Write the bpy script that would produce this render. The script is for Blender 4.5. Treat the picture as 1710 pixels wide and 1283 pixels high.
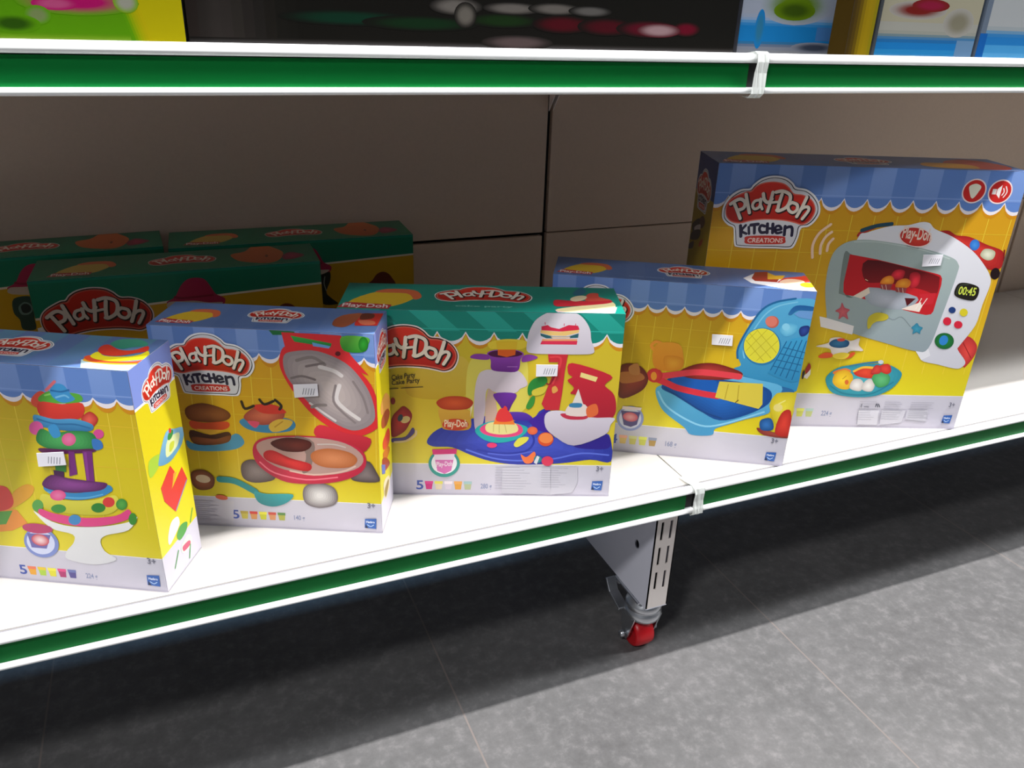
import bpy, math, random
from mathutils import Vector, Matrix
random.seed(7)
sc = bpy.context.scene
for o in list(bpy.data.objects): bpy.data.objects.remove(o)
# ---------------------------------------------------------------- camera, world, lights, exposure
CAMZ = 0.996                       # camera height above the floor (m)
cam = bpy.data.cameras.new('camera'); cam.sensor_width = 36; cam.lens = 36*1331.99/1710; cam.clip_start = .02
co = bpy.data.objects.new('camera', cam); sc.collection.objects.link(co)
r, d, f = (0.92284,-0.38384,0.03196), (-0.13407,-0.3979,-0.90758), (0.36109,0.83327,-0.41866)
co.matrix_world = Matrix(((r[0],-d[0],-f[0],0),(r[1],-d[1],-f[1],0),(r[2],-d[2],-f[2],CAMZ),(0,0,0,1)))
sc.camera = co
w = bpy.data.worlds.new('shop_air'); sc.world = w; w.use_nodes = True
w.node_tree.nodes['Background'].inputs[0].default_value = (.82,.88,1,1)
w.node_tree.nodes['Background'].inputs[1].default_value = .092
def area(name, loc, sx, sy, power, rot=(0,0,0), col=(1,1,1)):
    l = bpy.data.lights.new(name,'AREA'); l.shape='RECTANGLE'; l.size=sx; l.size_y=sy; l.energy=power; l.color=col
    o = bpy.data.objects.new(name,l); sc.collection.objects.link(o); o.location=loc; o.rotation_euler=rot
    return o
area('ceiling_light_line', (.7,.33,3.05), 6, .05, 215, col=(1,.985,.98))
area('aisle_light_left', (-1.5,-1.05,3.05), .5, .25, 36, rot=(math.radians(30),math.radians(-25),0))
area('aisle_light_right', (2.6,.05,3.05), 2.5, .2, 90, rot=(math.radians(8),math.radians(20),0), col=(.96,.98,1))
area('added_blue_fill', (.2,3.3,2.9), 3, .5, 60, col=(.3,.62,1))  # added cool fill that tints the floor under the shelf blue
sc.view_settings.view_transform='Standard'; sc.view_settings.look='None'; sc.view_settings.exposure=0.27; sc.view_settings.gamma=1
sc.view_settings.use_curve_mapping=False
# ---------------------------------------------------------------- helpers
def lin(h):
    c=[int(h[i:i+2],16)/255 for i in (0,2,4)]
    return tuple(x/12.92 if x<=.04045 else ((x+.055)/1.055)**2.4 for x in c)
def mat(name, col, rough=.5, metal=0, spec=.5, noise=0, scale=40, bump=0, attr=False, trans=0, alpha=1):
    m=bpy.data.materials.new(name); m.use_nodes=True; nt=m.node_tree; b=nt.nodes['Principled BSDF']
    b.inputs['Roughness'].default_value=rough; b.inputs['Metallic'].default_value=metal
    b.inputs['Specular IOR Level'].default_value=spec
    c=lin(col) if isinstance(col,str) else col
    b.inputs['Base Color'].default_value=(*c,1)
    b.inputs['Transmission Weight'].default_value=trans; b.inputs['Alpha'].default_value=alpha
    if attr:
        a=nt.nodes.new('ShaderNodeAttribute'); a.attribute_name='ink'; nt.links.new(a.outputs['Color'],b.inputs['Base Color'])
    if noise or bump:
        tc=nt.nodes.new('ShaderNodeTexCoord'); n=nt.nodes.new('ShaderNodeTexNoise'); n.inputs['Scale'].default_value=scale; n.inputs['Detail'].default_value=5
        nt.links.new(tc.outputs['Object'],n.inputs['Vector'])
        if noise:
            mx=nt.nodes.new('ShaderNodeMix'); mx.data_type='RGBA'; mx.blend_type='MIX'
            mx.inputs['A'].default_value=(*[x*(1-noise) for x in c],1); mx.inputs['B'].default_value=(*[min(1,x*(1+noise)) for x in c],1)
            nt.links.new(n.outputs['Fac'],mx.inputs['Factor']); nt.links.new(mx.outputs['Result'],b.inputs['Base Color'])
        if bump:
            bp=nt.nodes.new('ShaderNodeBump'); bp.inputs['Strength'].default_value=bump; bp.inputs['Distance'].default_value=.001
            nt.links.new(n.outputs['Fac'],bp.inputs['Height']); nt.links.new(bp.outputs['Normal'],b.inputs['Normal'])
    return m
M=dict(
 ink=mat('printed_card',(.8,.8,.8),.34,attr=True,spec=.45),
 soft=mat('printed_card_matt',(.8,.8,.8),.9,attr=True,spec=.05),
 white=mat('white_painted_steel','c2beba',.38,noise=.02,scale=30),
 rail=mat('white_rail_plastic','f2f3f2',.3),
 green=mat('green_label_strip','006c2c',.5,noise=.05,scale=12,spec=.15),
 back=mat('back_panel_paint','e2ccb8',.6,noise=.05,scale=220,bump=.15),
 dark=mat('dark_gap','0c0a0a',.7),
 foot=mat('foot_paint','ececf8',.45,noise=.03,scale=20),
 post=mat('post_paint','f2e8e2',.45,noise=.03,scale=20),
 chrome=mat('zinc_plated_steel','d4d6da',.34,metal=1),
 red=mat('red_wheel_plastic','d0101c',.35),
 tape=mat('clear_tape','e8ece8',.18,trans=.0,alpha=.62,spec=.8),
 groove=mat('shade_grey_groove','8a8a92',.6),  # darker grey paints in the shade of the groove behind the lip
 board=mat('grey_cardboard','4c4c50',.8,spec=.1),
 sticker=mat('paper_sticker','eceaf2',.6),
)
# floor: grey mottled stone tiles with grout
def floor_mat():
    m=bpy.data.materials.new('grey_stone_tiles'); m.use_nodes=True; nt=m.node_tree; b=nt.nodes['Principled BSDF']; N=nt.nodes.new; Lk=nt.links.new
    tc=N('ShaderNodeTexCoord')
    def ns(scale,detail,rough=.6):
        n=N('ShaderNodeTexNoise'); n.inputs['Scale'].default_value=scale; n.inputs['Detail'].default_value=detail; n.inputs['Roughness'].default_value=rough
        Lk(tc.outputs['Object'],n.inputs['Vector']); return n
    n1=ns(5,6); n2=ns(42,9,.72); n3=ns(150,3)
    def ramp(src,stops):
        r=N('ShaderNodeValToRGB'); e=r.color_ramp.elements
        e[0].position,e[0].color=stops[0][0],(*lin(stops[0][1]),1); e[1].position,e[1].color=stops[-1][0],(*lin(stops[-1][1]),1)
        for p,c in stops[1:-1]: x=e.new(p); x.color=(*lin(c),1)
        Lk(src,r.inputs['Fac']); return r
    r1=ramp(n1.outputs['Fac'],[(.3,'565555'),(.5,'626161'),(.7,'706e6e')])
    r2=ramp(n2.outputs['Fac'],[(.33,'4e4d4d'),(.52,'626161'),(.70,'868383')])
    mx=N('ShaderNodeMix'); mx.data_type='RGBA'; mx.inputs['Factor'].default_value=.5
    Lk(r1.outputs['Color'],mx.inputs['A']); Lk(r2.outputs['Color'],mx.inputs['B'])
    # grout lines
    sp=N('ShaderNodeSeparateXYZ'); Lk(tc.outputs['Object'],sp.inputs[0])
    def near(axis,off,period):
        a=N('ShaderNodeMath'); a.operation='SUBTRACT'; a.inputs[1].default_value=off; Lk(sp.outputs[axis],a.inputs[0])
        q=N('ShaderNodeMath'); q.operation='PINGPONG'; q.inputs[1].default_value=period/2; Lk(a.outputs[0],q.inputs[0])
        l=N('ShaderNodeMath'); l.operation='LESS_THAN'; l.inputs[1].default_value=.0014; Lk(q.outputs[0],l.inputs[0]); return l
    gx=near('X',.3125,.598); gy=near('Y',2.4,9.568)
    mm=N('ShaderNodeMath'); mm.operation='MAXIMUM'; Lk(gx.outputs[0],mm.inputs[0]); Lk(gy.outputs[0],mm.inputs[1])
    m2=N('ShaderNodeMix'); m2.data_type='RGBA'; Lk(mm.outputs[0],m2.inputs['Factor']); Lk(mx.outputs['Result'],m2.inputs['A']); m2.inputs['B'].default_value=(*lin('766e6a'),1)
    Lk(m2.outputs['Result'],b.inputs['Base Color']); b.inputs['Roughness'].default_value=.42; b.inputs['Specular IOR Level'].default_value=.35
    bp=N('ShaderNodeBump'); bp.inputs['Strength'].default_value=.12; bp.inputs['Distance'].default_value=.001; Lk(n3.outputs['Fac'],bp.inputs['Height']); Lk(bp.outputs['Normal'],b.inputs['Normal'])
    return m
def link(o,parent=None):
    sc.collection.objects.link(o)
    if parent is not None: o.parent=parent
    return o
def tag(o,label,cat=None,group=None,kind=None):
    if label: o['label']=label
    if cat: o['category']=cat
    if group: o['group']=group
    if kind: o['kind']=kind
    return o
def empty(name,loc,rz=0):
    o=bpy.data.objects.new(name,None); o.location=loc; o.rotation_euler=(0,0,rz); o.empty_display_size=.05
    return link(o)
class MB:
    def __init__(s): s.v=[]; s.f=[]; s.sm=[]
    def add(s,vs,fs,smooth=False):
        k=len(s.v); s.v+= [tuple(x) for x in vs]; s.f+= [tuple(i+k for i in f) for f in fs]; s.sm+=[smooth]*len(fs); return s
    def box(s,x0,x1,y0,y1,z0,z1):
        return s.add([(x0,y0,z0),(x1,y0,z0),(x1,y1,z0),(x0,y1,z0),(x0,y0,z1),(x1,y0,z1),(x1,y1,z1),(x0,y1,z1)],
          [(0,3,2,1),(4,5,6,7),(0,1,5,4),(1,2,6,5),(2,3,7,6),(3,0,4,7)])
    def prof_x(s,prof,x0,x1,smooth=False):   # closed (y,z) profile extruded along x
        n=len(prof); s.add([(x0,y,z) for y,z in prof]+[(x1,y,z) for y,z in prof],[],smooth); k=len(s.v)-2*n
        for i in range(n): j=(i+1)%n; s.f.append((k+i,k+j,k+n+j,k+n+i)); s.sm.append(smooth)
        s.f.append(tuple(k+i for i in reversed(range(n)))); s.f.append(tuple(k+n+i for i in range(n))); s.sm+=[False,False]; return s
    def lathe(s,prof,c,axis='Z',n=28):       # (r,h) profile round an axis through c
        k=len(s.v); m=len(prof)
        for r_,h in prof:
            for i in range(n):
                a=2*math.pi*i/n; p=(r_*math.cos(a),r_*math.sin(a),h)
                if axis=='X': p=(p[2],p[0],p[1])
                if axis=='Y': p=(p[0],p[2],p[1])
                s.v.append((c[0]+p[0],c[1]+p[1],c[2]+p[2]))
        for j in range(m-1):
            for i in range(n):
                a=k+j*n+i; b=k+j*n+(i+1)%n; s.f.append((a,b,b+n,a+n)); s.sm.append(True)
        s.f.append(tuple(k+i for i in reversed(range(n)))); s.f.append(tuple(k+(m-1)*n+i for i in range(n))); s.sm+=[False,False]
        return s
    def build(s,name,material,parent=None,bevel=0):
        me=bpy.data.meshes.new(name); me.from_pydata(s.v,[],s.f); me.materials.append(material)
        me.polygons.foreach_set('use_smooth',s.sm)
        o=link(bpy.data.objects.new(name,me),parent)
        if bevel:
            b=o.modifiers.new('bevel','BEVEL'); b.width=bevel; b.segments=2; b.limit_method='ANGLE'
        return o
# ---------------------------------------------------------------- printed artwork (coordinates in 0.1 mm on each panel)
ART='''
@LOGOK b5
S ededf0 -737 -88 -731 63 -643 216 -505 307 -370 325 -325 386 -216 476 -46 521 136 500 259 429 327 360 483 335 624 250 727 117 754 -21 701 -147 618 -227 511 -257 493 -392 450 -543 371 -581 143 -580 -212 -582 -427 -570 -482 -532 -515 -362 -538 -271 -618 -238 -697 -171
S 2c2c34 -707 -88 -703 57 -619 192 -487 281 -359 298 -305 365 -198 451 -41 493 127 474 242 409 315 334 475 307 603 229 697 109 722 -14 673 -131 592 -203 480 -230 466 -382 424 -520 359 -556 139 -554 -214 -556 -416 -547 -458 -514 -491 -354 -520 -253 -600 -213 -674 -159
S d9dadf -699 -80 -691 53 -608 184 -475 272 -351 289 -293 358 -190 442 -39 484 122 464 234 399 306 323 468 298 594 220 688 102 708 -8 659 -120 582 -190 465 -224 453 -376 413 -511 350 -542 136 -541 -211 -545 -409 -537 -448 -508 -480 -350 -513 -244 -592 -204 -665 -150
@LOGOS b5
S f2e6e2 -717 -19 -707 105 -621 210 -443 305 -369 318 -311 384 -200 443 -36 468 135 446 240 382 323 303 458 287 603 216 696 81 706 -43 644 -180 521 -236 382 -212 208 -181 -67 -172 -273 -198 -435 -243 -585 -221 -675 -149
S 3a1a18 -705 -18 -692 99 -612 196 -436 289 -360 302 -301 368 -194 426 -33 451 128 428 229 368 313 287 451 270 595 201 680 77 688 -36 631 -163 514 -218 386 -193 208 -163 -70 -154 -276 -180 -438 -222 -578 -201 -666 -135
@LOGOR b5
S e06a58 -692 -18 -683 95 -610 183 -431 273 -350 286 -292 355 -191 410 -31 435 124 412 220 353 305 269 446 252 586 187 667 74 673 -34 615 -152 506 -204 394 -178 208 -146 -73 -139 -279 -165 -440 -206 -572 -187 -658 -118
G e23424 b01c12 -675 -18 -665 87 -600 168 -423 257 -337 270 -279 339 -182 396 -28 419 118 396 209 339 297 252 441 236 575 173 649 71 655 -26 598 -136 497 -183 396 -158 206 -128 -76 -121 -282 -146 -440 -186 -566 -170 -645 -108
L 2a1010 75 -619 75 -528 143 -457 150 -396 97 -416 14 -504 -20
L 2a1010 75 -553 75 -498 -27 -439 -140
L 2a1010 75 -407 228 -361 94 -311 -49
L 2a1010 66 -185 147 -256 128 -281 62 -240 11 -171 48 -166 158
L 2a1010 66 -174 161 -166 86 -126 14
L 2a1010 75 -147 240 -117 151 -52 112 -1 165
L 2a1010 75 -5 266 -20 113 -39 -25
L 2a1010 60 8 114 85 124
L 2a1010 75 43 271 141 287 248 246 276 167 241 54 140 -7 99 1
L 2a1010 75 138 240 118 117 111 -1
L 2a1010 72 318 122 393 91 406 17 350 -29 283 6 264 79 318 122
L 2a1010 75 521 207 477 58 420 -88
L 2a1010 72 451 2 503 51 566 60 584 8 511 -122
L ece2d4 50 -630 84 -536 151 -468 158 -409 105 -427 28 -512 -8
L ece2d4 50 -568 84 -511 -16 -452 -129
L ece2d4 50 -417 235 -374 103 -324 -38
L ece2d4 42 -198 157 -268 138 -294 72 -253 21 -185 58 -179 167
L ece2d4 42 -187 171 -178 95 -139 24
L ece2d4 50 -158 251 -128 162 -63 123 -14 176
L ece2d4 50 -17 276 -33 123 -52 -15
L ece2d4 36 -5 124 73 135
L ece2d4 50 30 280 128 298 235 256 263 178 228 65 127 4 86 11
L ece2d4 50 125 250 105 127 98 10
L ece2d4 46 304 133 380 102 393 28 337 -18 270 16 251 90 304 133
L ece2d4 50 508 217 464 68 407 -77
L ece2d4 46 439 13 490 62 551 71 571 19 497 -111
@LOGOT b5
L 221e3c 50 -428 -240 -399 -402
L 221e3c 40 -349 -231 -402 -317 -321 -360
L 221e3c 40 -299 -258 -279 -359
L 221e3c 50 -272 -226 -162 -209
L 221e3c 45 -217 -216 -199 -348
L 221e3c 45 -56 -237 -111 -228 -131 -282 -97 -334 -35 -330
L 221e3c 48 -20 -200 -3 -337
L 221e3c 48 64 -201 81 -335
L 221e3c 40 -8 -271 70 -269
L 221e3c 40 125 -292 204 -275 170 -229 121 -238 111 -295 150 -339 215 -323
L 221e3c 48 258 -232 267 -364
L 221e3c 45 257 -260 337 -234 374 -268 384 -370
S c83028 -331 -457 -311 -402 -33 -381 251 -387 295 -433 278 -498 -10 -517 -294 -515
T f0d8d0 CREATIONS -286 -495 261 -484 71
@FRONT b1
S e0a030 1992 1002 2093 1210 2273 1338 2365 1305 2284 1171 2042 1001
P e89038 1966 1000 2089 983 2177 817 1968 695 1806 664 1730 775
S d8403a 1857 1273 1963 1297 2055 1263 2078 1096 1988 988 1776 953
P 58a040 1768 924 2035 972 1911 777 1723 745
S e0503a 2600 2430 2701 2512 2764 2480 2705 2376 2664 2297 2582 2353
L e07078 30 2774 2525 2892 2636
S 58a838 2672 2435 2808 2520 2971 2520 3131 2507 3151 2435 3015 2394 2706 2381
L 8ad060 20 2749 2466 2874 2500 2963 2482
S 3c90c8 2840 2559 2910 2613 2987 2595 3037 2500 3071 2441 2944 2394 2857 2425 2814 2496
L 2468a0 20 2833 2529 2937 2522 3024 2548
L 74b8e0 20 2867 2450 2963 2482 3005 2461
G e04030 c83028 2667 2383 2917 2377 3145 2404 3104 2235 2878 2195 2646 2220
R e86050 b83028 3104 2235 3209 2314 3282 2232 3195 2123 3106 2175
G 50a0d0 2c6ea0 2577 2227 2783 2192 3024 2211 3203 2162 3175 2083 2969 2061 2733 2073 2574 2112
L 2c6ea0 20 2601 2178 2794 2134 3010 2146 3169 2113
S e05a9c 2645 2073 2618 2023 2571 1989 2521 1984 2487 2012 2483 2060 2510 2111 2558 2145 2607 2149 2640 2121
S d84c94 3312 2055 3294 2020 3260 1997 3223 1994 3197 2012 3192 2046 3210 2080 3244 2104 3281 2107 3307 2088
R 50b060 2c8040 2529 1913 2611 2063 2746 2022 2970 2066 3182 2058 3217 1931 3115 1838 2870 1818 2631 1829
S 3a90c8 2699 2083 2793 2129 2825 2003 2733 1964
S 3a78c0 3167 1979 3261 1973 3267 1883 3166 1853
R e87aa8 e05a8c 2985 1964 2960 1916 2913 1883 2863 1879 2829 1905 2824 1950 2849 1998 2895 2030 2945 2035 2979 2009
S 5a2050 2552 1823 2872 1829 3144 1864 3140 1819 2688 1760 2557 1770
P 742a78 2869 1810 2933 1807 2912 1526 2814 1491
P 742a78 3028 1823 3138 1832 3091 1447 3000 1444
P 8a3a90 3042 1811 3072 1814 3036 1461 3011 1459
P 3a8a40 2678 1647 2812 1658 2788 1543 2669 1538
P 4a2050 2644 1557 2764 1546 2745 1457 2636 1464
L 3488c0 90 2521 1310 2626 1247 2847 1234 3107 1297 3239 1375
L 60b0dc 16 2518 1266 2694 1214 2944 1226 3154 1290
R 8c4490 5c2260 2474 1370 2605 1491 2797 1467 3063 1450 3231 1437 3140 1341 2807 1281 2538 1301
G e4dc50 c8c030 2450 1237 2685 1174 3040 1207 3302 1292 3296 1124 3102 1015 2648 1001 2407 1069
R e87aa8 e0508c 2721 1239 2695 1196 2642 1165 2584 1160 2542 1182 2534 1222 2561 1266 2613 1296 2671 1301 2712 1279
S d83a38 3276 1200 3255 1159 3215 1131 3171 1127 3141 1148 3135 1188 3156 1229 3196 1257 3239 1261 3270 1239
R 58a848 3c9038 3416 1185 3396 1141 3358 1110 3318 1107 3290 1131 3286 1173 3306 1218 3343 1248 3384 1252 3411 1228
S 3c9038 2686 1061 2662 1025 2613 1000 2557 995 2517 1012 2507 1045 2532 1080 2581 1105 2636 1111 2676 1094
S 2c8030 3154 1116 3131 1077 3084 1050 3033 1045 2995 1065 2987 1101 3010 1139 3056 1166 3108 1171 3145 1152
S 58a048 2424 1077 2400 1028 2360 995 2318 991 2292 1017 2290 1064 2314 1113 2354 1146 2395 1149 2422 1123
G f0f0ec cfcfd2 2289 996 2470 874 2712 825 3073 860 3389 948 3508 1030 3370 839 3101 746 3009 658 3033 518 3154 410 2865 313 2559 358 2569 471 2679 601 2690 715 2449 779
S e04484 2373 1032 2544 982 2891 958 3253 1020 3419 1121 3417 1007 3180 899 2867 837 2543 864 2359 945
S 4088c0 2832 926 2809 883 2766 854 2720 850 2688 872 2683 912 2706 955 2748 984 2794 988 2826 966
S 3c8c30 3495 1001 3478 952 3449 920 3419 917 3400 944 3399 991 3417 1040 3446 1072 3475 1074 3494 1047
S 7888c4 2462 474 2361 378 2230 353 2120 408 2074 522 2109 651 2210 744 2339 768 2447 714 2495 602
S ccd2ec 2422 496 2339 418 2233 397 2144 442 2108 534 2136 639 2219 716 2323 736 2411 692 2449 601
P 6a64a4 2140 682 2422 680 2332 483 2151 483
S b83a68 2117 783 2255 825 2440 799 2442 726 2269 686 2123 719
R f0d0d0 c84858 2380 575 2340 533 2278 516 2216 530 2179 570 2181 620 2221 662 2283 679 2344 665 2381 625
@SIDE b1
S a8cc40 84 1699 309 1665 289 1553 60 1505
G 84bcd8 5c98bc 499 1834 710 1777 881 1693 800 1531 512 1465 282 1529 271 1604
S dce4a8 508 1733 774 1693 692 1562 436 1551
S c8d040 549 1669 645 1650 604 1582 511 1578
S 3c8c40 625 1729 584 1713 545 1715 521 1733 523 1762 548 1790 589 1806 629 1804 653 1786 651 1757
S d84030 619 1798 608 1784 592 1780 576 1789 566 1806 566 1826 576 1840 593 1843 609 1835 619 1817
P dc3c34 473 1423 549 1300 424 1131 714 1267 795 1043 434 821 242 1083 217 1275
P e8a040 515 1292 593 1274 437 1138
L 7888b8 20 774 1047 449 835
G f4f4f4 d8dce0 295 760 448 746 470 640 382 580 197 524 187 627
S 4c9c40 367 530 485 600 634 544 584 454 422 429
L 4c9c40 24 704 496 796 630
S d8ecd0 430 330 596 383 679 277 583 187 430 236
S c85070 453 313 614 291 622 222 463 237
L 3c8c38 24 348 328 221 175
L 3c8c38 24 622 222 559 70
@TOP b1
P c8e8ee 3083 210 3201 192 3505 206 3889 252 3960 98 3617 5 3318 -17 3199 8
S f0b020 3108 195 3207 156 3389 131 3570 143 3733 188 3776 251 3671 234 3344 207 3132 256
S e05028 3080 266 3118 331 3250 238 3488 222 3657 260 3730 338 3783 252 3655 194 3371 161 3192 181
S f0e020 3122 312 3136 432 3269 337 3490 355 3603 433 3641 538 3728 357 3613 271 3414 219 3236 236
S d83a28 3126 450 3087 585 3145 636 3319 523 3473 529 3565 667 3633 537 3548 463 3410 361 3259 355
G 4cb090 2c8a70 3148 657 3151 752 3219 817 3393 826 3525 743 3543 663 3428 613 3345 548 3240 580
@FRONT b2
G ccc8d0 bcb8c2 -655 367 759 391 713 -11 -730 -65
S 4a98bc 266 1262 383 1212 682 1227 899 1391 996 1271 873 1167 570 1120 298 1134
R a86434 744020 318 1716 534 1793 792 1726 866 1635 771 1557 524 1531 333 1562
S d8502a 350 1542 523 1523 812 1551 801 1455 557 1410 360 1441
P ecb838 413 1430 756 1433 598 1343
S 4a2a20 331 1409 575 1355 807 1409 821 1312 632 1219 355 1221
R 9c5834 74401f 348 1316 642 1303 826 1360 798 1269 632 1219 385 1223
S 3a88b4 968 1573 1053 1462 1294 1420 1591 1462 1660 1561 1557 1635 1170 1642
R d87050 a84a38 1038 1657 1234 1801 1428 1811 1541 1731 1480 1593 1255 1527 1065 1572
S d83a2c 1161 1792 1381 1819 1520 1762 1543 1704 1272 1691
L 2c2418 34 1022 1839 1055 1744 1166 1787
L 2c2418 34 1247 1876 1303 1815 1414 1863
L 2c2418 34 1439 1881 1505 1809 1483 1755
S e0b840 1329 1531 1458 1619 1627 1600 1549 1487 1369 1437
L c09028 16 1400 1507 1504 1589
S e05070 1065 1572 1211 1566 1153 1481
P 1a6a38 1437 2801 1749 2783 1745 2742 1490 2730
P dc2c32 1593 2769 1977 2767 2292 2759 2394 2516 2599 2260 2415 2328 1632 2506
S dc2c32 1563 2515 1664 2607 1967 2621 2242 2572 2418 2391 2618 2145 2697 1874 2716 1607 2466 1435 2224 1459 1899 1687 1662 2020 1540 2312
G 3cac48 1c7a34 1698 2732 2177 2655 2163 2603 1738 2657
P 6aa0d8 1946 2657 2164 2618 2139 2589 1955 2610
S 601018 2276 2528 2269 2510 2252 2498 2232 2498 2216 2508 2211 2525 2218 2543 2235 2555 2255 2556 2271 2546
G 64b840 2c8a28 2303 2747 2602 2749 2610 2663 2542 2561 2316 2570
R 2c9c2c 1c7c1c 2610 2663 2596 2607 2566 2571 2530 2570 2502 2603 2494 2658 2508 2713 2538 2749 2574 2750 2601 2718
R c4b6b2 94888a 1594 2466 1728 2535 2008 2548 2326 2412 2525 2179 2632 1923 2638 1657 2446 1519 2253 1542 1975 1731 1732 2011 1597 2238
L 857a78 40 1746 2418 1932 2467 2078 2383
L 786c6c 30 1853 2347 2068 2398
L dcd4d2 50 2017 2347 2179 2304 2269 2244
L dcd4d2 50 2238 2114 2191 1928 2291 1795 2453 1669
L 8a7e7e 30 2191 2111 2154 1900 2264 1746 2402 1618
L 7c7070 30 1664 2184 1796 2216 1947 2177
L d4ccca 30 1864 1859 2023 1734 2161 1633
L 857a78 40 1884 1807 1958 1837 2054 1842
L 8a7e7e 30 2407 2173 2515 1970 2565 1761
G d83040 b02030 1964 1569 2273 1470 2586 1403 2479 1203 2264 1303 1899 1409
R 948682 5c4c4a 916 928 1006 1018 1154 1012 1317 891 1321 747 1071 687 926 749
R 847674 544644 2313 844 2523 1084 2636 933 2665 790 2397 776
R e0dcd8 746a6c 1673 554 1726 681 1905 726 2078 671 2124 526 2066 403 1866 350 1705 407
R e03850 c02440 1101 1215 1237 1345 1634 1401 2122 1385 2433 1262 2517 1098 2446 917 2184 773 1829 710 1477 720 1238 853 1105 1018
L f07888 20 1165 998 1338 849 1733 769 2137 826
S b8948a 1148 1246 1385 1355 1878 1386 2265 1323 2472 1157 2415 984 2090 866 1715 861 1396 930 1214 1063
L dcb8a8 25 1542 889 1839 847 2192 909 2371 999
S 857068 1633 1387 1873 1316 1825 1004 1767 887 1691 883 1761 1143
R 702c20 4a1810 1325 1283 1534 1368 1801 1341 1834 1259 1714 1177 1468 1178
R e83834 b81c20 1229 1137 1344 1177 1558 1076 1805 1003 1767 895 1496 938 1251 1031
R d88858 b86838 1837 1169 2039 1241 2307 1199 2405 1092 2295 981 1996 965 1840 1042
L c8b8b0 20 1920 1291 2117 1301 2262 1267
L 2a9090 90 620 715 819 696 1057 556
G 34a4a8 248084 1047 556 1207 529 1543 538 1455 408 1265 338 1087 394
R a8623c 704020 265 801 434 844 551 735 507 580 344 541 253 625
S e0c8a0 497 698 470 666 418 652 360 661 320 689 312 726 339 758 391 772 449 763 489 735
S d86038 691 431 670 412 627 405 578 412 542 432 533 455 554 474 597 481 645 473 681 454
@SIDE b2
S e0a050 231 1759 533 1778 812 1588 783 1430 266 1599
S a85030 245 1560 597 1522 787 1370 557 1313 244 1421
S d84030 258 1216 613 1226 737 1101 639 976 300 1078
S c86a28 227 1061 567 986 692 856 358 869
S a03020 163 1012 471 862 656 664 243 789
P 6070b8 113 968 350 829 327 709 124 817
S e8d8b0 200 638 558 539 586 367 259 359
S a08840 229 499 494 517 537 429 316 353
@TOP b2
G b4603c 8a4428 2127 274 2117 428 2172 575 2285 661 2399 685 2402 503 2359 321 2281 188 2171 203
P c83028 2406 686 2662 718 2664 281 2402 250 2381 343
S 6a3020 2408 676 2546 683 2563 523 2424 466
S d87050 2405 424 2521 458 2612 410 2618 314 2486 298
@FRONT b3
R ecd038 ecd038 1947 2343 2174 2392 2421 2372 2442 2294 2316 2242 2040 2246 1949 2264
G d8bc48 c8a828 884 1802 1271 2124 1604 2130 1702 1923 1608 1547 927 1535
S dccf58 1654 1816 1747 2133 2080 2191 2417 2145 2479 1778 2470 1398 2105 1198 1708 1275
G 6038a8 40209a 2177 1310 2324 1335 2473 1315 2564 1219 2354 1188
R 4858c8 2c38a0 1120 866 1263 1044 1610 1184 2004 1274 2229 1200 2478 1204 2578 1191 2645 1345 2793 1376 2824 1012 3150 839 3542 1009 3654 939 3688 576 3396 601 2965 534 2378 508 1994 561 1714 659 1462 771 1199 782
P 40209a 2503 1199 2755 1389 2824 1012 2609 1060
S 2c1e88 3147 883 3517 1008 3652 939 3637 789 3383 771 3178 796
L 5c70d8 25 1663 737 2019 611 2375 572 2884 609 3261 702 3646 678
L 2c38a0 30 1814 739 2118 685 2472 720 2592 866 2561 1008
L 5868d0 20 1967 683 2271 659 2573 721
S 504480 651 899 827 929 927 1071 952 989 826 874 649 837
L dcc890 30 679 840 838 863 960 948 974 1017
R c83c38 902828 648 1202 742 1338 826 1393 925 1274 879 1111 792 987 640 926
S e0d090 896 1218 892 1185 866 1154 828 1138 791 1142 771 1165 774 1199 800 1229 839 1246 875 1241
S 304858 796 1205 779 1176 757 1163 737 1171 728 1196 733 1230 750 1259 773 1272 792 1265 801 1239
S 903030 705 1471 698 1439 682 1420 663 1419 648 1438 643 1470 650 1501 666 1520 685 1520 700 1502
G e0b040 c89028 1302 1388 1685 1354 1722 1220 1690 1053 1373 1048 1319 1145
P f0e0b0 1714 1421 1749 1442 1733 1355 1710 1233
R d85828 b83c18 1253 1460 1350 1534 1499 1557 1659 1540 1749 1468 1684 1374 1499 1348 1326 1368
R d85028 c84020 1690 1131 1657 1077 1567 1043 1456 1041 1367 1073 1333 1125 1367 1178 1456 1212 1566 1214 1656 1183
T f4e0c0 Play-Doh 1361 1091 1672 1096 107
G d8ccd4 c0acb8 1964 1955 2141 1938 2326 1946 2422 1862 2469 1739 2373 1681 2318 1623 2150 1597 2017 1636 1946 1678 1915 1584 1910 1342 1876 1128 1781 1061 1758 1361 1773 1696 1817 1881 1881 1938
P c8a898 1946 1678 2027 1628 2092 1260 2029 1130 1914 1107 1913 1469
G a04cc0 6c2488 1921 2185 2004 2231 2150 2244 2297 2241 2402 2194 2366 2113 2331 1941 2141 1926 1987 1955 1972 2086
S 501040 1936 2183 2004 2221 2151 2237 2298 2232 2387 2189 2319 2152 2135 2131 1988 2144
P e8641c 2059 2247 2297 2251 2292 2172 2181 2138 2063 2165
P e8c028 2038 2355 2312 2360 2302 2247 2054 2242
S 8a3ca0 1705 2119 1758 2172 1918 2170 1954 2106 1860 2094
S 8a3ca0 2391 2154 2484 2181 2591 2143 2506 2096 2386 2072
L b070c8 10 2194 2000 2324 2002
G 7030a0 481c70 2022 1603 2320 1608 2271 1444 2201 1305 2099 1441
S 28acac 1780 1024 1858 1132 2105 1198 2456 1125 2489 1035 2364 914 2114 853 1912 895
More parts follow.
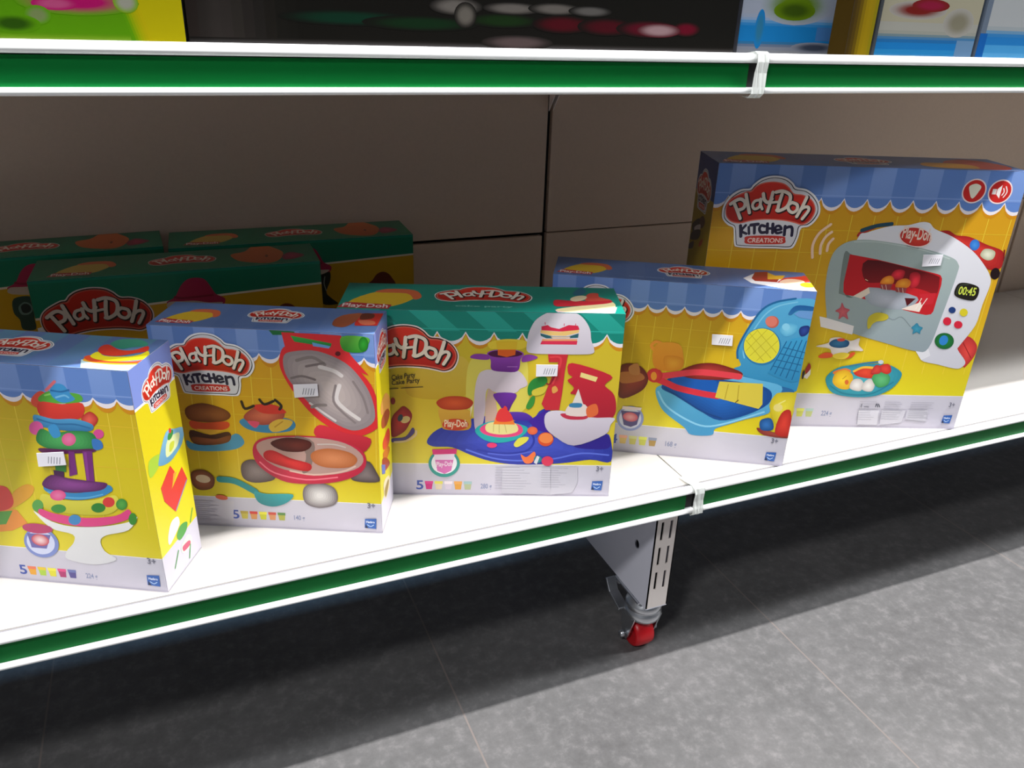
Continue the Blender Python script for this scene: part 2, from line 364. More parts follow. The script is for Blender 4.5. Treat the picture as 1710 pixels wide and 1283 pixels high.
S e84880 1847 1076 2007 1168 2355 1151 2434 1040 2337 962 2112 938 1911 984
S e8dc90 1962 1162 2292 1178 2364 1039 2161 982 1940 1027
L c8b870 10 2032 1141 2030 1028
L c8b870 10 2107 1142 2110 1009
L c8b870 10 2181 1143 2210 1017
P f08030 2055 1247 2290 1234 2323 1140 2027 1141
S e03838 2096 1358 2199 1379 2291 1206 2071 1192
S e03838 2169 1420 2211 1388 2201 1310 2140 1309
P c82c38 2718 2215 2988 2216 2958 1943 2940 1618 2915 1371 2727 1368 2671 1463 2758 1764 2830 1987 2867 2078 2738 2076
L e04048 25 2755 2148 2888 2142 2880 1987 2808 1765
L 98202c 20 2724 1764 2775 1765 2835 1904
G e6e0e8 ccc4d0 2658 2752 2722 2766 2836 2771 3047 2769 3167 2685 3251 2548 3278 2399 3322 2285 3309 2211 3118 2194 2786 2192 2536 2196 2444 2230 2439 2339 2458 2488 2533 2655
P d82848 2618 2577 2698 2598 2741 2568 2848 2547 2968 2603 3091 2597 3113 2544 3015 2515 2850 2512 2620 2525
P ecc478 2608 2525 2851 2508 3112 2539 3106 2500 2936 2452 2739 2453 2606 2490
P 28606a 2606 2481 2772 2442 2978 2446 3107 2491 3103 2429 2938 2417 2691 2412 2616 2446
P d8c0a8 2740 2437 3003 2442 2988 2420 2774 2414
P e8a070 2634 2404 3095 2413 3091 2376 2636 2367
P d83050 2631 2376 3097 2385 3092 2332 2613 2327
L d84a68 10 2665 2606 2662 2632
L d84a68 10 2911 2594 2910 2620
L d84a68 10 3059 2597 3059 2621
G cc2838 a81c30 3046 2071 3573 1904 3529 1791 3513 1742 3647 1609 3689 1363 3599 1236 3349 1240 3159 1464 3125 1600 3050 1626 3094 1708 3001 1814 3064 1868 3002 1926
P ecd888 3176 1937 3405 1869 3381 1802 3164 1870
S 2a8a38 2477 1719 2550 1832 2699 1867 2728 1777 2606 1673 2495 1584
S d8c840 2545 1666 2730 1729 2687 1615 2556 1585
S 3a9038 2464 1420 2525 1563 2579 1564 2560 1435 2496 1379
G dcd4e0 b8aebc 2741 1319 2942 1364 3347 1268 3672 1265 3636 1160 3568 1003 3151 825 2864 978 2739 1118
S c03048 2964 1323 3294 1301 3279 1239 3075 1230 2962 1273
P e0d8d0 3156 1696 3238 1460 3080 1458
S e4d4cc 3055 1457 3263 1461 3305 1295 3015 1302
S 3a80a8 3067 1477 3212 1479 3204 1418 3058 1421
S e06a38 3287 1411 3411 1474 3447 1325 3317 1268
S e0a050 2800 1703 2847 1731 2881 1664 2817 1622
R f07848 e8603c 2637 1052 2625 1015 2591 991 2547 991 2511 1013 2496 1049 2508 1086 2542 1109 2586 1110 2622 1088
S d85028 2862 921 2844 857 2792 816 2725 815 2669 854 2645 918 2663 982 2715 1022 2782 1023 2838 985
S f08848 2853 938 2837 891 2791 861 2732 860 2682 889 2662 935 2678 983 2724 1012 2783 1013 2832 985
S e4dc50 2316 833 2388 934 2513 950 2491 878 2368 790
S e83a70 2085 815 2072 791 2037 776 1993 775 1958 789 1944 813 1957 837 1992 852 2035 852 2071 838
S f07840 2418 675 2500 633 2598 721 2626 664 2580 546 2479 539
S 28808c 2716 601 2707 566 2680 544 2645 544 2616 565 2604 599 2613 634 2640 655 2674 656 2703 635
P d8d8dc 2606 546 2647 658 2683 635 2648 517
S d83858 2878 574 2865 527 2825 497 2775 497 2732 525 2715 571 2728 618 2767 647 2818 648 2860 620
S 2a9488 1574 517 1532 387 1423 304 1287 302 1178 382 1138 511 1181 640 1290 721 1423 723 1531 645
S ececf0 1533 525 1499 421 1410 355 1300 354 1211 417 1178 520 1213 624 1302 688 1411 690 1499 628
P d870b4 1222 614 1492 618 1454 398 1360 346 1259 395
P e8d8e8 1218 667 1500 671 1492 575 1224 571
P d83078 1191 736 1530 752 1525 671 1200 655
T f4e0ec Play-Doh 1249 463 1467 478 76
G c8c6d0 b4b2bc 2170 467 2845 476 2864 16 2166 31
P bcbac4 2855 476 3224 481 3241 227 3174 59 2864 16
T 4c4424 Cake|Party 667 1777 981 1831 74
T 4c4424 Cake|Party 665 1705 1039 1757 70
L 5c5028 14 639 1652 748 1661
L 5c5028 14 789 1665 1075 1689
@TOP b3
S 246c88 3087 777 3237 1085 3283 863 3173 710
P f4c8dc 2790 105 3624 254 3562 21 3267 -28 2833 -37
S f0e0a8 2826 140 3266 332 3578 471 3586 218 3343 57 2904 31
S d02838 2789 371 2834 511 3002 487 3239 484 3404 530 3585 524 3547 418 3264 315 2923 244 2813 254
S dc5040 3246 643 3323 810 3441 818 3443 656 3588 541 3398 484 3239 484
S e8d8b0 3268 640 3240 563 3178 495 3105 461 3048 473 3029 527 3055 604 3117 673 3192 709 3249 696
@FRONT b4
G 58aad4 2c88b8 2790 1744 2756 1854 2795 2053 2894 2308 3010 2520 3188 2640 3445 2710 3740 2695 3847 2385 3848 2113 3722 1427 3673 1272 3364 1272 3092 1363 2921 1464 2752 1564 2845 1629
L 1c6498 30 2782 1743 2764 1869 2807 2054 2907 2309 3023 2521 3193 2640 3445 2710
L 78c0e0 20 2878 1752 2849 1862 2886 2033 2985 2288 3092 2472 3245 2591 3478 2662
S 2878a8 3336 2073 3371 1894 3303 1734 3156 1656 2987 1692 2863 1827 2831 2008 2902 2165 3047 2239 3213 2204
R d8d040 e0d838 3314 2075 3346 1910 3282 1762 3144 1689 2987 1721 2872 1846 2843 2013 2909 2159 3046 2228 3200 2197
L bcb028 8 2886 2033 2990 2179
L bcb028 8 2886 1865 3133 2218
L bcb028 8 2949 1786 3241 2172
L bcb028 8 3061 1725 3313 2068
L bcb028 8 2895 2144 3254 1784
L bcb028 8 2985 2206 3316 1874
L bcb028 8 2861 2031 3163 1720
S c0604c 3274 2347 3266 2292 3226 2255 3170 2250 3119 2280 3093 2332 3101 2387 3141 2423 3197 2428 3248 2399
S d87868 3248 2353 3241 2304 3205 2272 3155 2268 3110 2294 3086 2340 3094 2388 3130 2420 3180 2424 3225 2399
R 7cc8e4 58acd4 3306 2232 3342 2312 3437 2338 3541 2306 3523 2196 3422 2133 3342 2167
S 88cce8 3438 2284 3434 2252 3410 2230 3377 2227 3346 2245 3331 2275 3336 2308 3359 2329 3393 2332 3423 2315
R 2c4898 1a2c70 3575 2227 3592 2297 3686 2323 3721 2266 3687 2182 3617 2154
G 1c5898 2c70a8 3382 2482 3468 2608 3707 2608 3723 2551 3512 2540 3427 2467
P 6898d0 3461 2483 3525 2536 3731 2547 3738 2416 3543 2436
G 3c9ccc 2c84b4 3430 2056 3721 2130 3743 1939 3698 1448 3287 1525 3277 1616
L 1a6090 14 3430 2056 3281 1594
L 1a6090 14 3497 2062 3351 1537
L 1a6090 14 3569 2076 3431 1516
L 1a6090 14 3640 2096 3520 1489
L 1a6090 14 3704 2087 3608 1468
L 1a6090 12 3401 1965 3711 1908
L 1a6090 12 3373 1865 3704 1809
L 1a6090 12 3339 1764 3692 1710
L 1a6090 12 3305 1661 3686 1601
S 2868a0 2895 1467 3218 1381 3586 1328 3672 1277 3601 1242 3100 1312
G 64b4dc 3c90c0 1656 1142 1774 1233 1916 1379 2173 1431 2687 1477 3082 1426 3480 1347 3439 1132 3356 1036 3365 887 3054 757 2806 641 2619 545 2581 433 2273 410 2150 528 1827 758 1698 957
L 88c8e8 30 1696 1092 1842 865 2160 668 2468 576 2802 671 3295 901
R 2068c0 104890 1733 1170 1916 1379 2440 1382 2963 1357 3228 1318 3360 1219 3331 1033 3044 825 2665 697 2326 846 1954 1051
L 104080 25 1782 1160 2066 1008 2381 827 2686 736
S 1458b0 1894 1347 2176 1402 2523 1346 2521 1170 2205 1170 1904 1260
R b03830 782018 1962 1435 2155 1574 2407 1631 2671 1591 2896 1496 2700 1386 2182 1353
L e0404c 100 1550 1345 1760 1364 1965 1412 2298 1471 2846 1448
L d83040 100 1551 1331 1799 1250 1992 1179 2343 1123 2583 1101
R d84038 c83030 1733 1368 1718 1297 1663 1250 1590 1243 1526 1280 1497 1346 1512 1417 1567 1464 1640 1470 1703 1434
S e89830 1648 1348 1644 1306 1624 1279 1596 1276 1571 1300 1558 1340 1563 1382 1582 1409 1610 1412 1635 1388
P d8c444 2576 1345 3207 1365 3254 1026 3209 947 2547 1077
L b8a030 15 2711 1305 2693 1067
L b8a030 15 2868 1305 2880 1040
L 5c4818 15 2857 1023 2893 1062
L f09c38 50 1705 1855 1583 1901 1520 1839 1558 1774 1612 1756
G eca030 d88820 1576 1852 1908 1895 2009 1662 1987 1495 1751 1445 1579 1523
R e4a030 d88820 1725 1680 1986 1674 1994 1502 1776 1459
R a04438 6c2820 1076 1435 1294 1521 1468 1420 1525 1249 1418 1060 1119 942
S c07848 1091 1357 1387 1383 1456 1272 1138 1184
S c88858 1220 1462 1346 1531 1389 1360 1257 1348
R e8d83c ccb820 3359 1036 3408 1194 3477 1244 3714 1252 3768 1051 3713 771 3600 638 3441 804
L f0e880 20 3478 1053 3570 1121
S e8d880 3554 1001 3548 962 3519 935 3477 931 3440 951 3421 988 3428 1027 3457 1054 3498 1058 3535 1038
R a04838 883028 3232 631 3478 580 3719 559 3703 496 3356 515
R 3070b8 184c88 3265 757 3414 808 3476 626 3303 599
R e04030 b82820 3550 905 3682 954 3724 559 3513 562
S 8c98cc 1524 620 1498 490 1402 401 1274 388 1163 456 1112 580 1141 709 1237 797 1363 809 1473 742
S d0d4ec 1487 617 1465 511 1387 438 1282 428 1192 483 1150 583 1174 689 1252 760 1355 770 1445 716
P 504880 1165 724 1465 722 1432 503 1341 453 1228 482
P e8d8e0 1186 802 1477 800 1470 753 1177 746
R e8a0a8 d05868 1433 618 1410 572 1352 547 1282 551 1225 583 1205 632 1228 677 1286 703 1357 698 1413 666
@TOP b4
P f8f4f4 2756 430 2968 739 3056 587 3789 344 3744 18 3375 10 2845 203
P a83020 2974 785 3170 854 3111 473 3286 514 3220 332 2909 320 2880 460
P ecb428 3163 808 3252 677 3404 713 3320 501 3108 451
P d83828 3218 324 3356 573 3650 729 3685 780 3785 676 3774 505 3427 300
S f4c8a8 3257 341 3411 544 3620 510 3591 298 3419 257
S ece820 3760 291 3722 217 3657 171 3589 172 3543 217 3538 292 3575 367 3641 413 3710 413 3755 366
@FRONT b5
S b03028 2287 3292 2313 3371 2493 3428 2591 3457 2404 3356
L 244a5c 60 2343 3394 2553 3469 2781 3505
R d83830 a82020 3517 3394 3684 3428 3826 3358 4043 3338 4340 3226 4620 3131 4679 2980 4668 2850 4491 2827 4271 2966 4045 3140 3786 3310
R 4890e0 2a70c8 4238 3189 4218 3145 4176 3126 4126 3142 4088 3185 4077 3238 4097 3282 4139 3300 4189 3285 4226 3243
R e8e8d0 b8b898 4287 3069 4326 3151 4432 3153 4518 3102 4511 3003 4430 2974 4329 3016
L 801818 24 4650 3141 4683 2980
S 1c0c10 4690 2740 4672 2692 4630 2671 4582 2686 4545 2731 4533 2789 4552 2836 4593 2857 4641 2842 4678 2797
R e04840 b83030 4352 1496 4460 1700 4652 1563 4676 1384 4598 1201 4531 1169
L a02020 15 4414 1597 4621 1322
G e8e8ee c8c8d2 2301 3266 2437 3366 2763 3470 3036 3494 3233 3546 3367 3533 3472 3445 3780 3331 4137 3128 4378 2919 4542 2722 4585 2576 4554 2238 4537 1893 4374 1536 4368 1457 4544 1260 4525 1163 4422 1124 4109 1190 3797 1270 3863 1485 3661 1441 2562 1808 2222 2554
P dcdce2 3663 1431 3734 1551 3863 1485 3936 1347 3799 1264
G a8b8b4 8c9aa2 2075 1988 1958 2455 1939 2874 2018 3109 2238 3234 2604 3244 3334 3143 3830 3013 3980 2905 4006 2745 3944 2033 3866 1475 3654 1425 3098 1562 2565 1707 2107 1874
L c0ccc8 14 2260 3212 2646 3217 3341 3116 3819 2985
L 78868a 15 2941 2085 3154 1956 3289 2008 3475 1848
P e0dce0 1956 1989 2090 1960 2550 1836 2554 1687 2010 1810
S 76827e 2182 2442 2142 3023 2233 3025 2323 2920 2296 2371 2434 2318 2224 2369
P c01c24 2235 3016 2672 2947 3688 2737 3747 2717 3785 2663 3800 2556 3785 2115 3761 2067 3682 2051 3529 2076 3219 2145 2448 2337 2298 2361 2258 2407 2231 2554
G 500a10 8c141a 2533 2935 3426 2776 3706 2701 3750 2638 3755 2407 3502 2475 2937 2572 2573 2590
L e8c8a0 10 2567 2618 2607 2600
R b8bcc8 9aa2ac 2649 2491 3460 2353 3328 2148 3036 2144 2687 2240
P e0d0c0 2429 2340 2649 2491 2688 2399 2564 2303
P 500c14 3266 2329 3449 2324 3335 2193
P ecdcd0 3255 2146 3554 2270 3629 2403 3560 2100 3332 2133
P c82430 3485 2400 3751 2425 3744 2237 3568 2214
L f0e8e0 13 3539 2326 3491 2155
L f0e8e0 13 3630 2329 3537 2118
R e83040 a81c28 2964 2646 2983 2756 3064 2795 3165 2761 3139 2632
R e83040 a81c28 3282 2562 3259 2727 3360 2757 3429 2694 3430 2547 3336 2489
R f0a030 d87020 2812 2569 2846 2652 2945 2691 3020 2638 3013 2555 2870 2548
R f0a030 d87020 3066 2520 3089 2612 3206 2652 3300 2599 3277 2506 3138 2484
P 944040 2809 2541 3013 2555 3001 2453 2853 2468
P 944040 3071 2501 3261 2497 3255 2413 3097 2428
L d8b0a0 10 2847 2533 2880 2469
L d8b0a0 10 2909 2538 2941 2461
L d8b0a0 10 3118 2493 3152 2425
L d8b0a0 10 3191 2489 3218 2416
R c86068 b0505c 2192 2086 2262 2145 2271 2230 2334 2146 2424 2111 2390 2053 2431 1949 2339 1995 2276 1945 2263 2050
S c4b430 2779 1807 2753 1985 2870 2074 3040 2049 3078 1983 3011 1938 2904 1922 2842 1872 2820 1808
R 3c90ac 2c7c98 3494 1829 3525 1869 3570 1912 3619 1861 3682 1834 3659 1775 3662 1726 3600 1754 3542 1724 3535 1792
S f0dcd8 3463 3286 3422 3197 3294 3154 3127 3172 2986 3246 2926 3345 2968 3433 3095 3475 3261 3457 3401 3385
R d84030 c03028 3442 3288 3404 3210 3285 3171 3132 3188 3003 3254 2947 3343 2986 3421 3104 3458 3256 3442 3385 3377
T f0d8c8 Play-Doh 2981 3301 3437 3260 182
L 889090 14 3096 3176 3282 3138
S 1c1812 4040 2432 4063 2581 4193 2603 4389 2549 4436 2461 4419 2344 4327 2314 4123 2359
L 40503c 10 4081 2415 4097 2554 4236 2576
T ccdc50 00:45 4102 2415 4387 2394 133
S 1c3a78 4142 2148 4139 2117 4115 2097 4079 2096 4044 2115 4025 2145 4028 2177 4052 2197 4088 2198 4122 2179
S d8c828 4349 2111 4347 2072 4320 2047 4280 2046 4240 2069 4217 2108 4219 2147 4245 2172 4286 2173 4325 2150
S d0203a 4121 1956 4119 1915 4092 1890 4050 1889 4009 1913 3986 1953 3988 1994 4015 2020 4057 2021 4098 1996
S d0203a 4320 1901 4317 1862 4288 1838 4245 1837 4203 1860 4180 1898 4183 1937 4211 1961 4254 1962 4296 1939
R 1c8038 14602c 4255 1617 4247 1533 4181 1479 4082 1477 3988 1527 3936 1609 3945 1693 4011 1745 4110 1748 4203 1699
S 2c80c8 4152 1589 4126 1549 4082 1538 4038 1560 4011 1607 4011 1660 4037 1700 4081 1710 4124 1688 4152 1642
L f4d0b0 42 1654 2952 1623 3146 1687 3333 1839 3475
L f4d0b0 42 1763 3017 1751 3149 1797 3279 1877 3358
L f4d0b0 42 1862 3063 1864 3169 1920 3254
S e0582c 2074 1304 2183 1367 2319 1340 2275 1279 2110 1265
S e0582c 2494 1260 2610 1376 2672 1364 2611 1283
R f4f0f0 d8ccc8 1995 1471 2186 1535 2208 1614 2351 1637 2547 1582 2686 1629 2697 1511 2793 1410 2586 1402 2495 1300 2301 1335 2225 1437
S ecd040 2304 1324 2443 1373 2579 1346 2522 1261 2372 1261
R 3474a4 20507c 2206 1531 2267 1596 2394 1608 2522 1572 2522 1483 2389 1451 2255 1473
S d84838 2454 1596 2444 1580 2413 1569 2372 1568 2337 1577 2321 1593 2330 1609 2362 1620 2403 1621 2438 1612
R 44aab8 2c8ca0 2283 843 2306 987 2495 1123 2861 1172 3235 1180 3493 1064 3534 942 3431 750 3178 599 2801 570 2442 640
L 247c90 25 2377 773 2594 643 2908 608 3163 666 3424 858
L 3a7898 30 2624 1136 2857 1188 3094 1221
S c8d0d8 3177 1219 3174 1198 3154 1184 3126 1183 3101 1196 3087 1217 3091 1238 3111 1252 3138 1253 3164 1240
S e07838 2378 1029 2557 1094 2671 1046 2578 993 2411 979
R f4d030 dca820 2393 866 2424 1010 2583 1060 2725 945 2713 735 2580 711 2453 775
L c09020 16 2560 901 2606 953
S d8682c 2673 841 2672 815 2658 798 2637 798 2617 814 2605 840 2606 867 2619 883 2640 884 2661 868
R e44a30 c83020 2719 1023 2869 1131 3066 1111 3069 932 2835 943
L f0b838 40 2719 1043 2854 1115 3025 1111
R ece8e4 c8c0bc 2703 760 2734 884 2843 907 2927 826 2909 691 2774 699
R ece8e4 c8c0bc 2907 743 2946 868 3032 911 3121 810 3100 689 2987 683
R 60b878 409858 3045 952 3137 1032 3274 1014 3352 938 3343 815 3219 756 3109 820
R e04438 c02c24 3128 1153 3272 1185 3342 1061 3280 1004 3154 1057
R d84438 b83030 3009 1013 3052 1156 3151 1138 3160 1016
S a83028 1898 1049 1941 1171 1984 1092 1942 969
P e8e0e0 1874 927 1938 989 1988 1071 1998 970 1957 887
S 302830 1859 1008 1893 1029 1897 907 1872 886
G cccad4 c0bec8 2958 335 3306 331 3325 53 2989 54
G c4c2cc bcbac4 3352 343 3769 341 3739 104 3370 53
G c4c2cc bcbac4 3786 352 4146 349 4161 134 3791 170
L b0aeb8 10 2954 324 2987 46
L b0aeb8 10 3343 343 3325 53
L 50505c 12 2979 388 2984 452
L 50505c 10 3032 394 3109 391
L 50505c 16 3224 398 3234 453 3267 394
L 50505c 16 3266 449 3298 395
L b4b2bc 10 3386 450 3560 447
@LEFT b5
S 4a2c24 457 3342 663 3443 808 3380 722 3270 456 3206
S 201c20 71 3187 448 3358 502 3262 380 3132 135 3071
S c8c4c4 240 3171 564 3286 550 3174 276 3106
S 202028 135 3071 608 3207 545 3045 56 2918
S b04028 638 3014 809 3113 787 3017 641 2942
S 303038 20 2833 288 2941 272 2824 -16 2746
@TOP b6
G d8743c b85828 2493 621 2690 743 2832 1036 2986 1059 3142 804 3218 547 3137 226 2991 73 2784 128 2571 293
S 783018 2993 432 2985 394 2973 373 2961 376 2953 403 2953 443 2961 481 2973 503 2986 500 2993 473
R a82850 801c40 3184 382 3294 556 3407 498 3493 359 3370 220 3204 180
@FRONT b6
S b02850 1581 2525 1696 2597 1781 2738 1873 2826 1982 2847 2099 2815 2166 2705 2222 2594 2331 2523 2300 2434 2163 2447 1757 2455
L 8c1c3c 30 1696 2597 1773 2574 1947 2574 2179 2583
S c8b8a8 1608 2530 1767 2530 1941 2521 2113 2482 2303 2464 2102 2391 1622 2438
P ececec -34 2316 92 2346 156 2236 -10 2254
@STICK b1
P eceaf2 2521 1773 2833 1815 2831 1655 2508 1605
@STICK b2
P eceaf2 1686 2113 1979 2135 1980 1976 1691 1940
@STICK b3
P eceaf2 2572 2050 2860 2051 2856 1891 2575 1879
@STICK b4
P eceaf2 2365 2095 2662 2097 2672 1937 2379 1934
@STICK b5
P eceaf2 3376 3046 3685 3054 3686 2883 3397 2857
@FRONT b8
S 2c4840 1630 2369 1851 2375 1841 2188 1827 2046 1810 1887 1656 1908 1645 2053 1591 2170
S 6a8880 1672 2255 1747 2309 1818 2269 1825 2174 1762 2118 1686 2127 1660 2194
S 1c2c2c 1697 2252 1755 2284 1807 2247 1806 2176 1748 2143 1700 2165
@FRONT b7
S 1c2420 2161 2427 2300 2441 2302 2289 2230 2102 2308 1992 2401 1892 2156 1914 2162 2172
L 8a9890 15 2222 2359 2203 2246 2231 2128
S 6a2c18 2913 2162 2980 2248 3046 2334 3136 2372 3224 2346 3297 2262 3332 2128
'''
PR={}
for ln in ART.strip().split('\n'):
    t=ln.split()
    if t[0][0]=='@': key=(t[0][1:],t[1]); PR[key]=[]
    else: PR[key].append(t)
def cr(p,n=4,closed=True):                   # Catmull-Rom
    N=len(p); out=[]
    rng=range(N) if closed else range(N-1)
    for i in rng:
        g=lambda k:p[k%N] if closed else p[max(0,min(N-1,k))]
        a,b,c,d_=g(i-1),g(i),g(i+1),g(i+2)
        for j in range(n):
            t=j/n
            out.append(tuple(.5*((2*b[q])+(-a[q]+c[q])*t+(2*a[q]-5*b[q]+4*c[q]-d_[q])*t*t+(-a[q]+3*b[q]-3*c[q]+d_[q])*t**3) for q in (0,1)))
    if not closed: out.append(tuple(p[-1]))
    return out
_txt={}
def text_mesh(s):
    if s not in _txt:
        c=bpy.data.curves.new('t','FONT'); c.body=s.replace('|',' '); c.resolution_u=3; c.offset=.02
        o=bpy.data.objects.new('t',c); sc.collection.objects.link(o); bpy.context.view_layer.update()
        dg=bpy.context.evaluated_depsgraph_get(); me=o.evaluated_get(dg).to_mesh()
        vs=[(v.co.x,v.co.y) for v in me.vertices]; fs=[tuple(p.vertices) for p in me.polygons]
        o.evaluated_get(dg).to_mesh_clear(); bpy.data.objects.remove(o); bpy.data.curves.remove(c)
        x0=min(v[0] for v in vs); x1=max(v[0] for v in vs); y1=max(v[1] for v in vs)
        _txt[s]=([((v[0]-x0)/(x1-x0),v[1]/y1) for v in vs],fs)
    return _txt[s]
class Art:
    """flat print on a panel; o + u*ex + v*ey, layers stacked along n"""
    STEP=.000005
    def __init__(s,o,ex,ey,n,W,H,lay=1):
        s.o,s.ex,s.ey,s.n=map(Vector,(o,ex,ey,n)); s.W,s.H=W,H; s.k=lay; s.v=[]; s.f=[]; s.c=[]; s.T=(0,0,1,1); s.small=False
    def tr(s,p): cu,cv,a,b=s.T; return (cu+p[0]*a, cv+p[1]*b)
    def clip(s,P):
        for ax,lo,val in ((0,True,0),(0,False,s.W),(1,True,0),(1,False,s.H)):
            out=[]
            for i in range(len(P)):
                a=P[i-1]; b=P[i]; ia=a[ax]>=val if lo else a[ax]<=val; ib=b[ax]>=val if lo else b[ax]<=val
                if ia!=ib:
                    t=(val-a[ax])/(b[ax]-a[ax]); out.append((a[0]+(b[0]-a[0])*t,a[1]+(b[1]-a[1])*t))
                if ib: out.append(b)
            P=out
            if len(P)<3: return []
        return P
    def raw(s,P,col):                         # col: rgb or function(p)->rgb
        P=s.clip([tuple(p) for p in P])
        Q=[p for i,p in enumerate(P) if abs(p[0]-P[i-1][0])+abs(p[1]-P[i-1][1])>1e-6]
        if len(Q)<3: return
        ar=sum(Q[i-1][0]*Q[i][1]-Q[i][0]*Q[i-1][1] for i in range(len(Q)))
        if ar<0: Q.reverse()
        k=len(s.v); h=s.k*s.STEP
        for p in Q:
            s.v.append(tuple(s.o+s.ex*p[0]+s.ey*p[1]+s.n*h)); s.c.append(col(p) if callable(col) else col)
        s.f.append(tuple(range(k,k+len(Q))))
    def poly(s,P,c): s.raw([s.tr(p) for p in P],c); s.k+=1
    def rect(s,a,b,c_,d_,c,top=None):
        c=lin(c)
        if top: 
            t=lin(top); col=lambda p:tuple(c[i]+(t[i]-c[i])*(p[1]-c_)/(d_-c_) for i in range(3))
        else: col=c
        s.poly([(a,c_),(b,c_),(b,d_),(a,d_)],col)
    def ell(s,cx,cy,rx,ry,c,n=28): s.poly([(cx+rx*math.cos(6.2832*i/n),cy+ry*math.sin(6.2832*i/n)) for i in range(n)],lin(c))
    def soft(s,cx,cy,rx,ry,c,bg,n=20,rings=5):          # blurred blot fading into its background
        c=lin(c); bg=lin(bg)
        def col(p):
            t=max(0,1-math.hypot((p[0]-cx)/rx,(p[1]-cy)/ry)/1.25); t=min(1,t*1.6); t=t*t*(3-2*t); return tuple(bg[i]+(c[i]-bg[i])*t for i in range(3))
        for k in range(rings):
            q0=1.25*k/rings; q1=1.25*(k+1)/rings
            for i in range(n):
                a,b=6.283185*i/n,6.283185*(i+1)/n
                P=[(cx+rx*q*math.cos(t),cy+ry*q*math.sin(t)) for q,t in ((q0,a),(q1,a),(q1,b),(q0,b))]
                s.raw(P if k else P[1:],col)
        s.k+=1
    def stroke(s,P,wd,c,smooth=True):
        P=[s.tr(p) for p in (cr(P,4,False) if smooth and len(P)>2 else P)]; h=wd/2*abs(s.T[2]); c=lin(c) if isinstance(c,str) else c
        Q=[P[0]]
        for p in P[1:]:
            if math.hypot(p[0]-Q[-1][0],p[1]-Q[-1][1])>h*.25: Q.append(p)
        if len(Q)<2: s.k+=1; return
        closed=math.hypot(Q[0][0]-Q[-1][0],Q[0][1]-Q[-1][1])<h*.5
        if closed: Q[-1]=Q[0]
        n=len(Q); D=[]
        for a,b in zip(Q,Q[1:]):
            L=math.hypot(b[0]-a[0],b[1]-a[1]) or 1; D.append(((b[0]-a[0])/L,(b[1]-a[1])/L))
        l,r=[],[]
        for i in range(n):
            d0=D[i-1] if i>0 else (D[-1] if closed else D[0]); d1=D[i] if i<n-1 else (D[0] if closed else D[-1])
            nx,ny=-(d0[1]+d1[1]),d0[0]+d1[0]; m=math.hypot(nx,ny)
            if m<.3: nx,ny,m=-d1[1],d1[0],1
            k=min(1.6,2/m)*h/m; l.append((Q[i][0]+nx*k,Q[i][1]+ny*k)); r.append((Q[i][0]-nx*k,Q[i][1]-ny*k))
        for i in range(n-1): s.raw([l[i],l[i+1],r[i+1],r[i]],c)
        if not closed:
            for q,dd,sg in ((Q[0],D[0],-1),(Q[-1],D[-1],1)):
                s.raw([(q[0]-dd[1]*h*math.cos(t)+sg*dd[0]*h*math.sin(t),q[1]+dd[0]*h*math.cos(t)+sg*dd[1]*h*math.sin(t)) for t in (math.pi*u/6 for u in range(7))],c)
        s.k+=1
    def text(s,t,p0,p1,h,c):
        vs,fs=text_mesh(t); a=s.tr(p0); b=s.tr(p1); h*=s.T[3]; c=lin(c); ux,uy=b[0]-a[0],b[1]-a[1]
        for f_ in fs: s.raw([(a[0]+ux*vs[i][0],a[1]+uy*vs[i][0]+h*vs[i][1]) for i in f_],c)
        s.k+=1
    def ops(s,key):
        for t in PR.get(key,[]):
            o=t[0]
            if o=='T':
                q=[int(x)*1e-4 for x in t[3:]]; s.text(t[2],(q[0],q[1]),(q[2],q[3]),q[4],t[1]); continue
            st={'S':2,'P':2,'G':3,'R':3,'L':3}[o]; q=[int(x)*1e-4 for x in t[st:]]; P=list(zip(q[::2],q[1::2]))
            if o=='P': s.poly(P,lin(t[1]))
            elif o=='S': s.poly(cr(P),lin(t[1]))
            elif o=='L' and s.small and t[1]=='2a1010': pass
            elif o=='L': s.stroke(P,int(t[2])*1e-4,t[1])
            elif o=='G':
                P=cr(P) if len(P)>4 else P; a,b=lin(t[1]),lin(t[2]); y1=max(s.tr(p)[1] for p in P); y0=min(s.tr(p)[1] for p in P)
                s.poly(P,lambda p:tuple(b[i]+(a[i]-b[i])*(p[1]-y0)/(y1-y0) for i in range(3)))
            elif o=='R':
                P=cr(P); a,b=lin(t[1]),lin(t[2]); cx=sum(p[0] for p in P)/len(P); cy=sum(p[1] for p in P)/len(P)
                for k,q_ in enumerate((1,.9,.8,.69,.58,.46,.34,.2)):
                    s.poly([(cx+(p[0]-cx)*q_,cy+(p[1]-cy)*q_) for p in P],tuple(b[i]+(a[i]-b[i])*k/7 for i in range(3)))
    def logo(s,cu,cv,sx,sy=None,kitchen=True):
        s.small=sx<.7
        s.T=(cu,cv,sx,sy or sx)
        if kitchen: s.ops(('LOGOK','b5'))
        else: s.ops(('LOGOS','b5'))
        s.ops(('LOGOR','b5'))
        if kitchen: s.ops(('LOGOT','b5'))
        s.T=(0,0,1,1)
    def build(s,name,parent,m=None,g=1):
        me=bpy.data.meshes.new(name); me.from_pydata(s.v,[],s.f); a=me.color_attributes.new('ink','FLOAT_COLOR','POINT')
        a.data.foreach_set('color',[x for c in s.c for x in (c[0]*g,c[1]*g,c[2]*g,1)]); me.materials.append(m or M['ink'])
        return link(bpy.data.objects.new(name,me),parent)
BLUE=('6286c8','84a2dc'); TEAL=('0e8878','2cb0a0')
